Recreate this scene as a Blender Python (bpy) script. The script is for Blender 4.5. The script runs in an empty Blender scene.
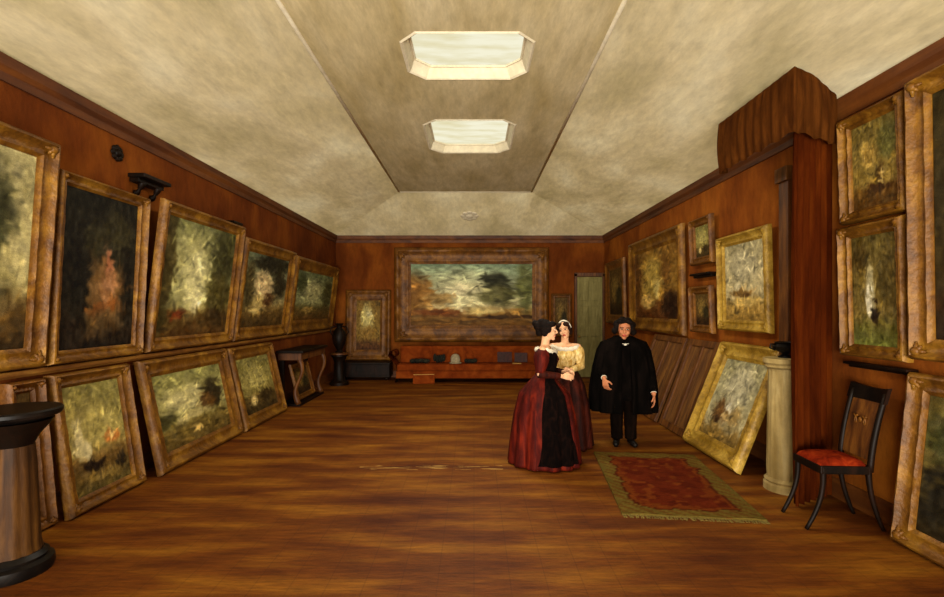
import bpy, bmesh, math, random
import numpy as np
from mathutils import Vector, Matrix, Euler

SC = bpy.context.scene
COL = SC.collection
PI = math.pi
R = math.radians
H = 1.65            # eye height (m)

# ------------------------------------------------------------------ camera
cam = bpy.data.cameras.new('camera')
cam.sensor_width = 36.0
cam.lens = 480.0 / 944.0 * 36.0
cam.shift_x = -2.0 / 944.0
cam.shift_y = 11.5 / 944.0
cam.clip_start = 0.05
camo = bpy.data.objects.new('camera', cam)
camo.location = (0, 0, H)
camo.rotation_euler = (R(90), 0, 0)
COL.objects.link(camo)
SC.camera = camo

# ------------------------------------------------------------------ world, lights, exposure
SC.view_settings.view_transform = 'Standard'
SC.view_settings.look = 'None'
SC.view_settings.gamma = 1.0
SC.view_settings.use_curve_mapping = False
SC.view_settings.exposure = 0.0

W = bpy.data.worlds.new('daylight')
SC.world = W
W.use_nodes = True
bg = W.node_tree.nodes['Background']
bg.inputs['Color'].default_value = (1.0, 0.94, 0.82, 1)
bg.inputs['Strength'].default_value = 1.0


def area(name, loc, rot, sx, sy, power, color, spread=180):
    l = bpy.data.lights.new(name, 'AREA')
    l.shape = 'RECTANGLE'
    l.size = sx
    l.size_y = sy
    l.energy = power
    l.color = color
    l.spread = R(spread)
    o = bpy.data.objects.new(name, l)
    o.location = loc
    o.rotation_euler = rot
    COL.objects.link(o)
    return o


# daylight entering by the two roof lanterns; an upward fill lamp is added behind the viewer to lift the ceiling
area('skylight_glow', (-0.06, 4.67, 4.07), (0, 0, 0), 0.95, 0.65, 62, (1.0, 0.93, 0.78))
area('skylight_glow', (-0.06, 6.85, 4.07), (0, 0, 0), 0.95, 1.05, 72, (1.0, 0.93, 0.78))
area('ceiling_fill_light', (-0.7, -4.2, 0.7), (R(112), 0, R(-5)), 5.0, 2.6, 1400, (1.0, 0.93, 0.80))

# ------------------------------------------------------------------ helpers


def lin(c):
    c = c / 255.0
    return c / 12.92 if c <= 0.04045 else ((c + 0.055) / 1.055) ** 2.4


def rgb(c):
    return (lin(c[0]), lin(c[1]), lin(c[2]), 1.0)


def paint(name, cols, scale=(1, 1, 1), nscale=3.0, rough=0.7, metal=0.0, bump=0.25, bscale=30.0, distort=1.2,
          detail=5.0, spec=0.3, attr=None, vary=0.5, bstretch=None, lo=0.3, hi=0.7, grain=0.16, gscale=(9, 9, 9)):
    """A brushed oil-paint like material; with attr it is the colour attribute broken up by brush noise."""
    m = bpy.data.materials.new(name)
    m.use_nodes = True
    nt = m.node_tree
    N, L = nt.nodes, nt.links
    b = N['Principled BSDF']
    b.inputs['Roughness'].default_value = rough
    b.inputs['Metallic'].default_value = metal
    b.inputs['Specular IOR Level'].default_value = spec
    tc = N.new('ShaderNodeTexCoord')
    mp = N.new('ShaderNodeMapping')
    mp.inputs['Scale'].default_value = scale
    L.new(tc.outputs['Object'], mp.inputs['Vector'])
    nz = N.new('ShaderNodeTexNoise')
    nz.inputs['Scale'].default_value = nscale
    nz.inputs['Detail'].default_value = detail
    nz.inputs['Distortion'].default_value = distort
    L.new(mp.outputs['Vector'], nz.inputs['Vector'])
    if attr:
        at = N.new('ShaderNodeAttribute')
        at.attribute_name = attr
        hs = N.new('ShaderNodeMapRange')
        hs.inputs['From Min'].default_value = 0.3
        hs.inputs['From Max'].default_value = 0.7
        hs.inputs['To Min'].default_value = 1.0 - vary
        hs.inputs['To Max'].default_value = 1.0 + vary
        L.new(nz.outputs['Fac'], hs.inputs['Value'])
        mx = N.new('ShaderNodeVectorMath')
        mx.operation = 'SCALE'
        L.new(at.outputs['Color'], mx.inputs[0])
        L.new(hs.outputs['Result'], mx.inputs['Scale'])
        L.new(mx.outputs['Vector'], b.inputs['Base Color'])
    else:
        rp = N.new('ShaderNodeValToRGB')
        el = rp.color_ramp.elements
        n = len(cols)
        while len(el) < n:
            el.new(0.5)
        for i, c in enumerate(cols):
            el[i].position = lo + (hi - lo) * i / max(1, n - 1)
            el[i].color = rgb(c)
        L.new(nz.outputs['Fac'], rp.inputs['Fac'])
        L.new(rp.outputs['Color'], b.inputs['Base Color'])
    if grain > 0:
        src_c = b.inputs['Base Color'].links[0].from_socket
        gm = N.new('ShaderNodeMapping')
        gm.inputs['Scale'].default_value = gscale
        L.new(tc.outputs['Object'], gm.inputs['Vector'])
        gn = N.new('ShaderNodeTexNoise')
        gn.inputs['Scale'].default_value = 1.0
        gn.inputs['Detail'].default_value = 6
        gn.inputs['Roughness'].default_value = 0.75
        L.new(gm.outputs['Vector'], gn.inputs['Vector'])
        gr = N.new('ShaderNodeMapRange')
        gr.inputs['From Min'].default_value = 0.3
        gr.inputs['From Max'].default_value = 0.7
        gr.inputs['To Min'].default_value = 1.0 - grain
        gr.inputs['To Max'].default_value = 1.0 + grain
        L.new(gn.outputs['Fac'], gr.inputs['Value'])
        gx = N.new('ShaderNodeVectorMath')
        gx.operation = 'SCALE'
        L.new(src_c, gx.inputs[0])
        L.new(gr.outputs['Result'], gx.inputs['Scale'])
        L.new(gx.outputs['Vector'], b.inputs['Base Color'])
    if bump > 0:
        n2 = N.new('ShaderNodeTexNoise')
        n2.inputs['Scale'].default_value = bscale
        n2.inputs['Detail'].default_value = 4
        src = mp
        if bstretch:
            src = N.new('ShaderNodeMapping')
            src.inputs['Scale'].default_value = bstretch
            L.new(tc.outputs['Object'], src.inputs['Vector'])
        L.new(src.outputs['Vector'], n2.inputs['Vector'])
        bp = N.new('ShaderNodeBump')
        bp.inputs['Strength'].default_value = bump
        bp.inputs['Distance'].default_value = 0.01
        L.new(n2.outputs['Fac'], bp.inputs['Height'])
        L.new(bp.outputs['Normal'], b.inputs['Normal'])
    return m


def link(name, bm, mat, parent=None, smooth=False, angle=None):
    me = bpy.data.meshes.new(name)
    bmesh.ops.recalc_face_normals(bm, faces=bm.faces[:])
    bm.to_mesh(me)
    bm.free()
    mats = mat if isinstance(mat, (list, tuple)) else [mat]
    for q in mats:
        me.materials.append(q)
    if smooth:
        me.polygons.foreach_set('use_smooth', [True] * len(me.polygons))
        if angle:
            try:
                me.set_sharp_from_angle(angle=R(angle))
            except Exception:
                pass
    o = bpy.data.objects.new(name, me)
    COL.objects.link(o)
    if parent:
        o.parent = parent
    return o


def tag(o, label, cat, group=None, kind=None):
    o['label'] = label
    o['category'] = cat
    if group:
        o['group'] = group
    if kind:
        o['kind'] = kind
    return o


def thing(name, label, cat, loc=(0, 0, 0), rot=(0, 0, 0), group=None):
    o = bpy.data.objects.new(name, None)
    o.empty_display_size = 0.1
    o.location = loc
    o.rotation_euler = rot
    COL.objects.link(o)
    return tag(o, label, cat, group)


def struct(name, bm, mat, parent=None, smooth=False):
    o = link(name, bm, mat, parent, smooth)
    if parent is None:
        o['kind'] = 'structure'
    return o


def box(bm, x0, x1, y0, y1, z0, z1, bev=0.0, mi=0):
    v = [bm.verts.new(p) for p in ((x0, y0, z0), (x1, y0, z0), (x1, y1, z0), (x0, y1, z0),
                                   (x0, y0, z1), (x1, y0, z1), (x1, y1, z1), (x0, y1, z1))]
    fs = [bm.faces.new([v[i] for i in q]) for q in ((0, 3, 2, 1), (4, 5, 6, 7), (0, 1, 5, 4), (1, 2, 6, 5), (2, 3, 7, 6), (3, 0, 4, 7))]
    for f in fs:
        f.material_index = mi
    if bev > 0:
        es = list({e for f in fs for e in f.edges})
        bmesh.ops.bevel(bm, geom=es, offset=bev, segments=2, affect='EDGES', profile=0.6)


def bxo(*a, **k):
    bm = bmesh.new()
    box(bm, *a, **k)
    return bm


def ell(bm, c, r, sub=3, rot=None):
    M = Matrix.Translation(Vector(c))
    if rot is not None:
        M = M @ rot.to_4x4()
    M = M @ Matrix.Diagonal((r[0], r[1], r[2], 1))
    bmesh.ops.create_icosphere(bm, subdivisions=sub, radius=1.0, matrix=M)


def cap(bm, p, r0, q, r1, seg=14, ends=True):
    p, q = Vector(p), Vector(q)
    d = q - p
    if d.length > 1e-6:
        M = Matrix.Translation((p + q) / 2) @ d.to_track_quat('Z', 'Y').to_matrix().to_4x4()
        bmesh.ops.create_cone(bm, cap_ends=True, segments=seg, radius1=r0, radius2=r1, depth=d.length, matrix=M)
    if ends:
        ell(bm, p, (r0,) * 3, 2)
        ell(bm, q, (r1,) * 3, 2)


def tube(bm, pts, rad, seg=10, cap_ends=True, flat=1.0, up=(0, 0, 1)):
    """sweep an (optionally flattened) ring along a polyline"""
    pts = [Vector(p) for p in pts]
    n = len(pts)
    rings = []
    for i, p in enumerate(pts):
        t = (pts[min(i + 1, n - 1)] - pts[max(i - 1, 0)]).normalized()
        u = Vector(up)
        if abs(t.dot(u)) > 0.95:
            u = Vector((0, 1, 0))
        a = t.cross(u).normalized()
        b = a.cross(t).normalized()
        r = rad[i] if isinstance(rad, (list, tuple)) else rad
        rings.append([bm.verts.new(p + a * (r * math.cos(2 * PI * k / seg)) + b * (r * flat * math.sin(2 * PI * k / seg))) for k in range(seg)])
    for i in range(n - 1):
        for k in range(seg):
            bm.faces.new((rings[i][k], rings[i][(k + 1) % seg], rings[i + 1][(k + 1) % seg], rings[i + 1][k]))
    if cap_ends:
        bm.faces.new(rings[0][::-1])
        bm.faces.new(rings[-1])


def lathe(bm, prof, c=(0, 0), seg=32, flute=None):
    """prof = [(r, z)]; flute(k, i) scales the radius"""
    rings = []
    for i, (r, z) in enumerate(prof):
        rings.append([bm.verts.new((c[0] + r * (flute(2 * PI * k / seg, z) if flute else 1) * math.cos(2 * PI * k / seg),
                                    c[1] + r * (flute(2 * PI * k / seg, z) if flute else 1) * math.sin(2 * PI * k / seg), z)) for k in range(seg)])
    for i in range(len(prof) - 1):
        for k in range(seg):
            bm.faces.new((rings[i][k], rings[i][(k + 1) % seg], rings[i + 1][(k + 1) % seg], rings[i + 1][k]))
    bm.faces.new(rings[0][::-1])
    bm.faces.new(rings[-1])


def smooth_noise(n, seed, cells):
    """value noise on an n x n grid, 0..1"""
    rs = np.random.RandomState(seed)
    g = rs.rand(cells + 2, cells + 2)
    t = np.linspace(0, cells, n)
    i = np.floor(t).astype(int)
    f = t - i
    f = f * f * (3 - 2 * f)
    a = g[np.ix_(i, i)]
    b = g[np.ix_(i, i + 1)]
    c = g[np.ix_(i + 1, i)]
    d = g[np.ix_(i + 1, i + 1)]
    fx = f[None, :]
    fy = f[:, None]
    return (a * (1 - fx) + b * fx) * (1 - fy) + (c * (1 - fx) + d * fx) * fy


# ------------------------------------------------------------------ materials
M = {}
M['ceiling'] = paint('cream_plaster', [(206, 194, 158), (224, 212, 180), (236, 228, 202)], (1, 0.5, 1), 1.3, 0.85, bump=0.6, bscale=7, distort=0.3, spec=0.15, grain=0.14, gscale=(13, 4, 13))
M['ceiling_in'] = paint('shaded_cream_plaster', [(178, 160, 112), (198, 182, 138), (214, 200, 160)], (1.4, 0.4, 1), 1.6, 0.85, bump=0.6, bscale=7, distort=0.3, spec=0.15, grain=0.2, gscale=(12, 3, 12))  # inner panel: its weaker light is put into the colour, darker than the coves
M['mould'] = paint('cream_moulding', [(216, 204, 172), (228, 218, 190)], (1, 1, 1), 2, 0.8, bump=0.1)
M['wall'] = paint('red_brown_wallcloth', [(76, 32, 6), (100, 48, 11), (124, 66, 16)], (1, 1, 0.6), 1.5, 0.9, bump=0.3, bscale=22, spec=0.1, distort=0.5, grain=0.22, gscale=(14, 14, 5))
M['wall_orange'] = paint('orange_brown_wallcloth', [(92, 42, 7), (124, 64, 14), (150, 86, 22)], (1, 1, 0.6), 1.5, 0.9, bump=0.3, bscale=22, spec=0.1, distort=0.5, grain=0.24, gscale=(14, 14, 5))  # same wallcloth as the other walls, lighter and more orange
M['umber'] = paint('umber_wood', [(38, 21, 6), (60, 35, 10), (86, 54, 17)], (4, 4, 0.6), 4, 0.6, bump=0.2, distort=0.5, spec=0.15)
M['cornice'] = paint('brown_cornice_wood', [(58, 26, 7), (86, 44, 12), (108, 60, 18)], (1, 0.3, 3), 3, 0.6, bump=0.2, distort=0.5)
M['ledge'] = paint('brown_gilt_ledge', [(82, 46, 11), (112, 70, 21), (140, 98, 36)], (1, 0.5, 3), 4, 0.55, bump=0.25)
M['gold'] = paint('old_gilt', [(72, 40, 5), (106, 67, 12), (140, 98, 26)], (1, 1, 1), 5, 0.5, 0.1, bump=0.6, bscale=34, distort=0.6, grain=0.36, gscale=(26, 26, 26))
M['gold_dark'] = paint('brown_gilt', [(68, 37, 5), (98, 58, 10), (128, 82, 19)], (1, 1, 1), 5, 0.5, 0.1, bump=0.6, bscale=34, distort=0.6, grain=0.36, gscale=(26, 26, 26))
M['gold_light'] = paint('pale_gilt', [(110, 80, 18), (150, 116, 36), (184, 150, 60)], (1, 1, 1), 5, 0.45, 0.1, bump=0.6, bscale=34, distort=0.6, grain=0.36, gscale=(26, 26, 26))
M['canvas'] = paint('oil_picture', None, (6, 6, 14), 4, 0.6, bump=0.5, bscale=14, attr='Col', vary=0.14, spec=0.15, distort=0.3, grain=0.22, gscale=(30, 30, 40))
M['board'] = paint('brown_board', [(66, 36, 9), (98, 60, 20), (120, 78, 28)], (6, 1, 0.7), 3, 0.75, bump=0.2)
M['darkwood'] = paint('dark_mahogany', [(8, 4, 2), (17, 8, 3), (32, 15, 6)], (1, 1, 0.4), 5, 0.5, bump=0.15, spec=0.12)
M['midwood'] = paint('brown_wood', [(56, 28, 7), (84, 46, 13), (112, 68, 22)], (4, 4, 0.6), 4, 0.5, bump=0.2, distort=0.5)
M['black'] = paint('black_marble', [(6, 4, 3), (12, 8, 6), (24, 17, 12)], (1, 1, 1), 6, 0.45, bump=0.05, spec=0.15)
M['stone'] = paint('pale_stone', [(112, 90, 44), (148, 126, 76), (176, 156, 106)], (3, 3, 0.5), 3, 0.7, bump=0.2, distort=0.5)
M['curtain'] = paint('red_brown_curtain_cloth', [(60, 20, 3), (86, 33, 6), (112, 50, 10)], (2, 2, 0.3), 3, 0.95, bump=0.25, bscale=40, spec=0.03, grain=0.25, gscale=(30, 30, 4))
M['canopy'] = paint('brown_canopy_cloth', [(74, 36, 10), (100, 54, 16), (124, 70, 24)], (3, 3, 0.6), 3, 0.95, bump=0.3, bscale=30, spec=0.05, grain=0.22, gscale=(20, 20, 8))
M['door'] = paint('sage_painted_door', [(98, 90, 44), (120, 110, 60), (136, 126, 74)], (4, 1, 0.6), 3, 0.7, bump=0.15)
M['settee'] = paint('rust_upholstery', [(92, 34, 8), (118, 50, 13), (138, 66, 20)], (1, 1, 1), 3, 0.95, bump=0.2, spec=0.05)
M['seatred'] = paint('red_seat_cloth', [(78, 17, 4), (114, 30, 8), (140, 48, 14)], (1, 1, 1), 9, 0.95, bump=0.2, spec=0.03)
M['skin'] = paint('ruddy_skin', [(156, 92, 58), (184, 118, 78)], (1, 1, 1), 6, 0.6, bump=0.0)
M['skin_pale'] = paint('fair_skin', [(204, 148, 108), (224, 176, 136)], (1, 1, 1), 6, 0.65, bump=0.0, spec=0.15)
M['lips'] = paint('lips', [(150, 50, 40), (160, 62, 48)], (1, 1, 1), 6, 0.6, bump=0.0)
M['eye'] = paint('dark_eye', [(18, 10, 8), (24, 14, 10)], (1, 1, 1), 6, 0.3, bump=0.0)
M['hair'] = paint('black_brown_hair', [(6, 3, 2), (14, 7, 4), (28, 15, 8)], (1, 1, 4), 20, 0.75, bump=0.5, bscale=60, spec=0.08)
M['hair_brown'] = paint('brown_hair', [(18, 9, 5), (34, 17, 9), (50, 26, 13)], (1, 1, 4), 20, 0.75, bump=0.5, bscale=60, spec=0.08)
M['cloak'] = paint('black_cloth', [(4, 3, 2), (7, 5, 4), (14, 9, 7)], (2, 2, 0.5), 4, 0.98, bump=0.2, spec=0.02)
M['trouser'] = paint('dark_trouser_cloth', [(8, 4, 3), (14, 8, 5), (24, 13, 8)], (2, 2, 0.5), 4, 0.98, bump=0.2, spec=0.02)
M['linen'] = paint('white_linen', [(196, 184, 160), (222, 212, 190)], (1, 1, 1), 8, 0.8, bump=0.2)
M['red'] = paint('crimson_silk', [(34, 5, 3), (66, 11, 5), (108, 28, 10)], (3, 3, 0.5), 3, 0.7, bump=0.2, grain=0.3, spec=0.1)
M['redblack'] = paint('dark_plum_silk', [(18, 5, 3), (38, 10, 5), (70, 22, 9)], (3, 3, 0.5), 3, 0.7, bump=0.2, grain=0.3, spec=0.1)
M['lace'] = paint('black_lace', [(5, 2, 2), (9, 4, 3), (22, 9, 6)], (2, 2, 1), 8, 0.95, bump=0.4, bscale=70, spec=0.05)
M['cream'] = paint('cream_yellow_silk', [(150, 110, 44), (196, 162, 92), (228, 206, 150)], (3, 3, 1), 7, 0.6, bump=0.3, grain=0.3, gscale=(30, 30, 20))
M['fringe'] = paint('rug_fringe', [(98, 80, 30), (122, 104, 46)], (1, 1, 1), 20, 0.9, bump=0.3)
M['rug'] = paint('woven_rug', None, (3, 12, 1), 6, 0.95, bump=0.5, bscale=30, attr='Col', vary=0.3, spec=0.05)
M['bonnet'] = paint('grey_straw', [(130, 118, 92), (166, 152, 120)], (1, 1, 1), 20, 0.9, bump=0.3)
M['bundle'] = paint('dark_green_cloth', [(12, 12, 8), (24, 24, 14), (44, 38, 22)], (1, 1, 1), 10, 0.9, bump=0.3)
M['folio'] = paint('plum_leather', [(34, 14, 12), (56, 22, 18), (74, 32, 24)], (1, 1, 1), 8, 0.6, bump=0.2)
M['paper'] = paint('ochre_paper', [(176, 128, 58), (198, 156, 84)], (1, 1, 1), 8, 0.8, bump=0.1)
M['brass'] = paint('old_brass', [(140, 98, 36), (186, 144, 64)], (1, 1, 1), 8, 0.35, 0.8, bump=0.0)


def glow(name, col, strength):
    m = bpy.data.materials.new(name)
    m.use_nodes = True
    nt = m.node_tree
    N, L = nt.nodes, nt.links
    for n in list(N):
        N.remove(n)
    out = N.new('ShaderNodeOutputMaterial')
    e = N.new('ShaderNodeEmission')
    tc = N.new('ShaderNodeTexCoord')
    mp = N.new('ShaderNodeMapping')
    mp.inputs['Scale'].default_value = (1, 4, 1)
    nz = N.new('ShaderNodeTexNoise')
    nz.inputs['Scale'].default_value = 2.0
    nz.inputs['Detail'].default_value = 4
    rp = N.new('ShaderNodeValToRGB')
    rp.color_ramp.elements[0].position = 0.3
    rp.color_ramp.elements[0].color = rgb((226, 216, 172))
    rp.color_ramp.elements[1].position = 0.6
    rp.color_ramp.elements[1].color = rgb((246, 242, 214))
    L.new(tc.outputs['Object'], mp.inputs['Vector'])
    L.new(mp.outputs['Vector'], nz.inputs['Vector'])
    L.new(nz.outputs['Fac'], rp.inputs['Fac'])
    L.new(rp.outputs['Color'], e.inputs['Color'])
    e.inputs['Strength'].default_value = strength
    L.new(e.outputs['Emission'], out.inputs['Surface'])
    return m


M['sky_pane'] = glow('bright_sky_behind_glass', None, 1.0)


def floor_material():
    m = paint('worn_floorboards', [(72, 30, 4), (101, 53, 8), (134, 84, 18)], (0.7, 3.6, 1), 1.3, 0.6, bump=0.3, bscale=14, distort=0.2, spec=0.15, grain=0.42, gscale=(4.5, 34, 3))
    nt = m.node_tree
    N, L = nt.nodes, nt.links
    b = N['Principled BSDF']
    old = b.inputs['Base Color'].links[0].from_socket
    tc = [n for n in N if n.type == 'TEX_COORD'][0]
    # board joints running along the room
    sep = N.new('ShaderNodeSeparateXYZ')
    L.new(tc.outputs['Object'], sep.inputs[0])
    md = N.new('ShaderNodeMath'); md.operation = 'PINGPONG'; md.inputs[1].default_value = 0.11
    L.new(sep.outputs['X'], md.inputs[0])
    lt = N.new('ShaderNodeMath'); lt.operation = 'LESS_THAN'; lt.inputs[1].default_value = 0.004
    L.new(md.outputs[0], lt.inputs[0])
    mx = N.new('ShaderNodeMix'); mx.data_type = 'RGBA'
    sc = N.new('ShaderNodeMath'); sc.operation = 'MULTIPLY'; sc.inputs[1].default_value = 0.22
    L.new(lt.outputs[0], sc.inputs[0])
    L.new(sc.outputs[0], mx.inputs[0])
    L.new(old, mx.inputs[6])
    mx.inputs[7].default_value = rgb((50, 22, 8))
    # pale broken streak across the middle of the floor
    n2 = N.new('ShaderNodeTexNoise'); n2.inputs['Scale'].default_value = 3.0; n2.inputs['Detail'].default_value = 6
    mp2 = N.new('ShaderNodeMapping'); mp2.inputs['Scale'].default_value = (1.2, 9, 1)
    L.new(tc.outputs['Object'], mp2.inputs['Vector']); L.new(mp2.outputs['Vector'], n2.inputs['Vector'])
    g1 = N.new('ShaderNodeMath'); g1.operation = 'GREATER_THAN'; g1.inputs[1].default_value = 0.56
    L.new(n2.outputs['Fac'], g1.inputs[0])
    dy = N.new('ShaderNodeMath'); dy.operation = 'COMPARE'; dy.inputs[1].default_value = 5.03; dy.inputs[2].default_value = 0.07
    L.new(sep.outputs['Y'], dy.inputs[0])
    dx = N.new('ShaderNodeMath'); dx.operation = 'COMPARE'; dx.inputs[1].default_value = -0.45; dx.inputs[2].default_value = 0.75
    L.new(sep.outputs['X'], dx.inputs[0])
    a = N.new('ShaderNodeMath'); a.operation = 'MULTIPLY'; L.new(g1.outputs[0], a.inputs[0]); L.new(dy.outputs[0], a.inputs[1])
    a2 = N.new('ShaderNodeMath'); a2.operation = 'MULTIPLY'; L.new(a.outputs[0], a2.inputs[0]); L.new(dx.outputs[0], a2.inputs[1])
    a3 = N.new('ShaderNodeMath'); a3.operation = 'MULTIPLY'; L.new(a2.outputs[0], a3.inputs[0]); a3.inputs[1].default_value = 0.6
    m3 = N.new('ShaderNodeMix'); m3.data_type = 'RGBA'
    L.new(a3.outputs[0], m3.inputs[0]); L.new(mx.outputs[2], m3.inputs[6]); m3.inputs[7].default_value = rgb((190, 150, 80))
    L.new(m3.outputs[2], b.inputs['Base Color'])
    return m


M['floor'] = floor_material()

# ------------------------------------------------------------------ the room
XL, XR, YB, YF, ZC = -3.4, 3.2, 11.8, -1.0, 3.48       # walls, back, open entrance end, wall height
IX0, IX1, IYB, ZI = -1.56, 1.20, 10.0, 4.11              # raised inner ceiling

struct('floor', bxo(XL - 0.15, XR + 0.15, YF, YB + 0.15, -0.1, 0), M['floor'])
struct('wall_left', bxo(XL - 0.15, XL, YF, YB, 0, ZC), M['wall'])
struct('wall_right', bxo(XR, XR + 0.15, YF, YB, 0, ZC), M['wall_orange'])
struct('wall_back', bxo(XL - 0.15, XR + 0.15, YB, YB + 0.15, 0, ZC), M['wall'])


def octagon(x0, x1, y0, y1, c):
    return [(x0 + c, y0), (x1 - c, y0), (x1, y0 + c), (x1, y1 - c), (x1 - c, y1), (x0 + c, y1), (x0, y1 - c), (x0, y0 + c)]


SKY = [(-0.65, 0.53, 4.26, 5.09, 0.15), (-0.65, 0.53, 6.22, 7.48, 0.17)]

bm = bmesh.new()
a0, a1, a2, a3 = (bm.verts.new(p) for p in ((XL, YF, ZC), (XL, YB, ZC), (XR, YB, ZC), (XR, YF, ZC)))
b0, b1, b2, b3 = (bm.verts.new(p) for p in ((IX0, YF, ZI), (IX0, IYB, ZI), (IX1, IYB, ZI), (IX1, YF, ZI)))
bm.faces.new((a0, a1, b1, b0))
bm.faces.new((a1, a2, b2, b1))
bm.faces.new((a2, a3, b3, b2))
bmesh.ops.solidify(bm, geom=bm.faces[:], thickness=-0.08)
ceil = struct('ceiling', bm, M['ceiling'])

bm = bmesh.new()
loops = [[(IX0, YF), (IX1, YF), (IX1, IYB), (IX0, IYB)]] + [octagon(*s) for s in SKY]
edges = []
for lp in loops:
    vs = [bm.verts.new((x, y, ZI)) for x, y in lp]
    for i in range(len(vs)):
        edges.append(bm.edges.new((vs[i], vs[(i + 1) % len(vs)])))
bmesh.ops.triangle_fill(bm, edges=edges, use_beauty=True)
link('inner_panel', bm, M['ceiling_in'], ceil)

for pts in ([(IX0, YF, ZI), (IX0, IYB, ZI)], [(IX1, YF, ZI), (IX1, IYB, ZI)], [(IX0, IYB, ZI), (IX1, IYB, ZI)],
            ):
    bm = bmesh.new()
    tube(bm, pts, 0.022, 8, flat=0.6)
    link('moulding', bm, M['mould'], ceil, True)
# plaster rosette on the end cove
bm = bmesh.new()
for k in range(8):
    t = 2 * PI * k / 8
    ell(bm, (0.14 * math.cos(t), 0.14 * math.sin(t), 0), (0.075, 0.075, 0.02), 2)
ell(bm, (0, 0, 0), (0.1, 0.1, 0.035), 2)
ro = link('rosette', bm, M['mould'], ceil, True)
cz = (ZC + ZI) / 2
ro.location = (-0.1, 10.9, cz - 0.01)
ro.rotation_euler = (-math.atan2(ZI - ZC, YB - IYB), 0, 0)

for i, s in enumerate(SKY):
    x0, x1, y0, y1, c = s
    hgt = 0.12
    root = bpy.data.objects.new('window_%d' % (i + 1), None)
    COL.objects.link(root)
    root.location = ((x0 + x1) / 2, (y0 + y1) / 2, ZI)
    root['kind'] = 'structure'
    cx, cy = root.location.x, root.location.y
    o1 = octagon(x0 - cx, x1 - cx, y0 - cy, y1 - cy, c)
    o2 = octagon(x0 - cx + 0.05, x1 - cx - 0.05, y0 - cy + 0.05, y1 - cy - 0.05, c)
    bm = bmesh.new()
    r1 = [bm.verts.new((x, y, 0)) for x, y in o1]
    r2 = [bm.verts.new((x, y, hgt)) for x, y in o2]
    r0 = [bm.verts.new((x * 1.06, y * 1.06, -0.002)) for x, y in o1]
    rm = [bm.verts.new((x * 1.03, y * 1.03, -0.012)) for x, y in o1]
    for k in range(8):
        j = (k + 1) % 8
        bm.faces.new((r1[k], r1[j], r2[j], r2[k]))
        bm.faces.new((r0[k], r0[j], rm[j], rm[k]))
        bm.faces.new((rm[k], rm[j], r1[j], r1[k]))
    link('frame', bm, M['mould'], root)
    bm = bmesh.new()
    lo_ = [bm.verts.new((x, y, hgt - 0.01)) for x, y in o2]
    up_ = [bm.verts.new((x, y, hgt + 0.01)) for x, y in o2]
    bm.faces.new(lo_)
    bm.faces.new(up_)
    for k in range(8):
        j = (k + 1) % 8
        bm.faces.new((lo_[k], lo_[j], up_[j], up_[k]))
    link('pane', bm, M['sky_pane'], root)
    bm = bmesh.new()
    tube(bm, [(x, y, hgt - 0.02) for x, y in o2 + o2[:1]], 0.012, 6)
    link('glazing_bar', bm, M['mould'], root)


def wall_run(name, prof, sides='lrb', mat=None):
    """a moulding run round the walls; prof = [(out, z)] closed outline"""
    k = 0
    for side in sides:
        bm = bmesh.new()
        ends = []
        for e in (0, 1):
            ring = []
            for o_, z in prof:
                if side == 'l':
                    p = (XL + o_, YF if e == 0 else YB - o_, z)
                elif side == 'r':
                    p = (XR - o_, YF if e == 0 else YB - o_, z)
                else:
                    p = (XL + o_ if e == 0 else XR - o_, YB - o_, z)
                ring.append(bm.verts.new(p))
            ends.append(ring)
        n = len(prof)
        for q in range(n):
            bm.faces.new((ends[0][q], ends[0][(q + 1) % n], ends[1][(q + 1) % n], ends[1][q]))
        bm.faces.new(ends[0])
        bm.faces.new(ends[1][::-1])
        nm = name + '_' + {'l': 'left', 'r': 'right', 'b': 'back'}[side] if name == 'baseboard' else name + '_%d' % (k + 1 + TR[0])
        struct(nm, bm, mat)
        k += 1
    if name != 'baseboard':
        TR[0] += k


TR = [0]
wall_run('trim', [(0, 3.30), (0.02, 3.30), (0.025, 3.36), (0.05, 3.40), (0.06, 3.475), (0, 3.475)], 'lrb', M['cornice'])
wall_run('trim', [(0, 1.145), (0.045, 1.15), (0.06, 1.17), (0.06, 1.20), (0, 1.205)], 'l', M['ledge'])
wall_run('baseboard', [(0, 0.0), (0.025, 0.0), (0.025, 0.14), (0.01, 0.17), (0, 0.17)], 'lrb', M['cornice'])

# the sage door at the right end of the back wall
dr = bpy.data.objects.new('door_1', None)
COL.objects.link(dr)
dr['kind'] = 'structure'
dr.location = (2.83, 11.8, 0)
bm = bmesh.new()
box(bm, -0.31, 0.31, -0.06, -0.02, 0.01, 2.46, 0.004)
for x0, x1 in ((-0.25, -0.03), (0.03, 0.25)):
    for z0, z1 in ((0.18, 0.85), (1.0, 1.75), (1.88, 2.34)):
        box(bm, x0, x1, -0.075, -0.06, z0, z1, 0.012)
dl = link('leaf', bm, M['door'], dr)
bm = bmesh.new()
box(bm, -0.37, -0.31, -0.09, -0.001, 0, 2.54, 0.006)
box(bm, 0.31, 0.36, -0.09, -0.001, 0, 2.54, 0.006)
box(bm, -0.37, 0.36, -0.09, -0.001, 2.47, 2.56, 0.006)
link('door_frame', bm, M['midwood'], dr)
bm = bmesh.new()
ell(bm, (-0.26, -0.10, 1.0), (0.028, 0.028, 0.028))
cap(bm, (-0.26, -0.06, 1.0), 0.01, (-0.26, -0.1, 1.0), 0.01)
link('door_knob', bm, M['brass'], dl, True)

# ------------------------------------------------------------------ pictures


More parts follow.
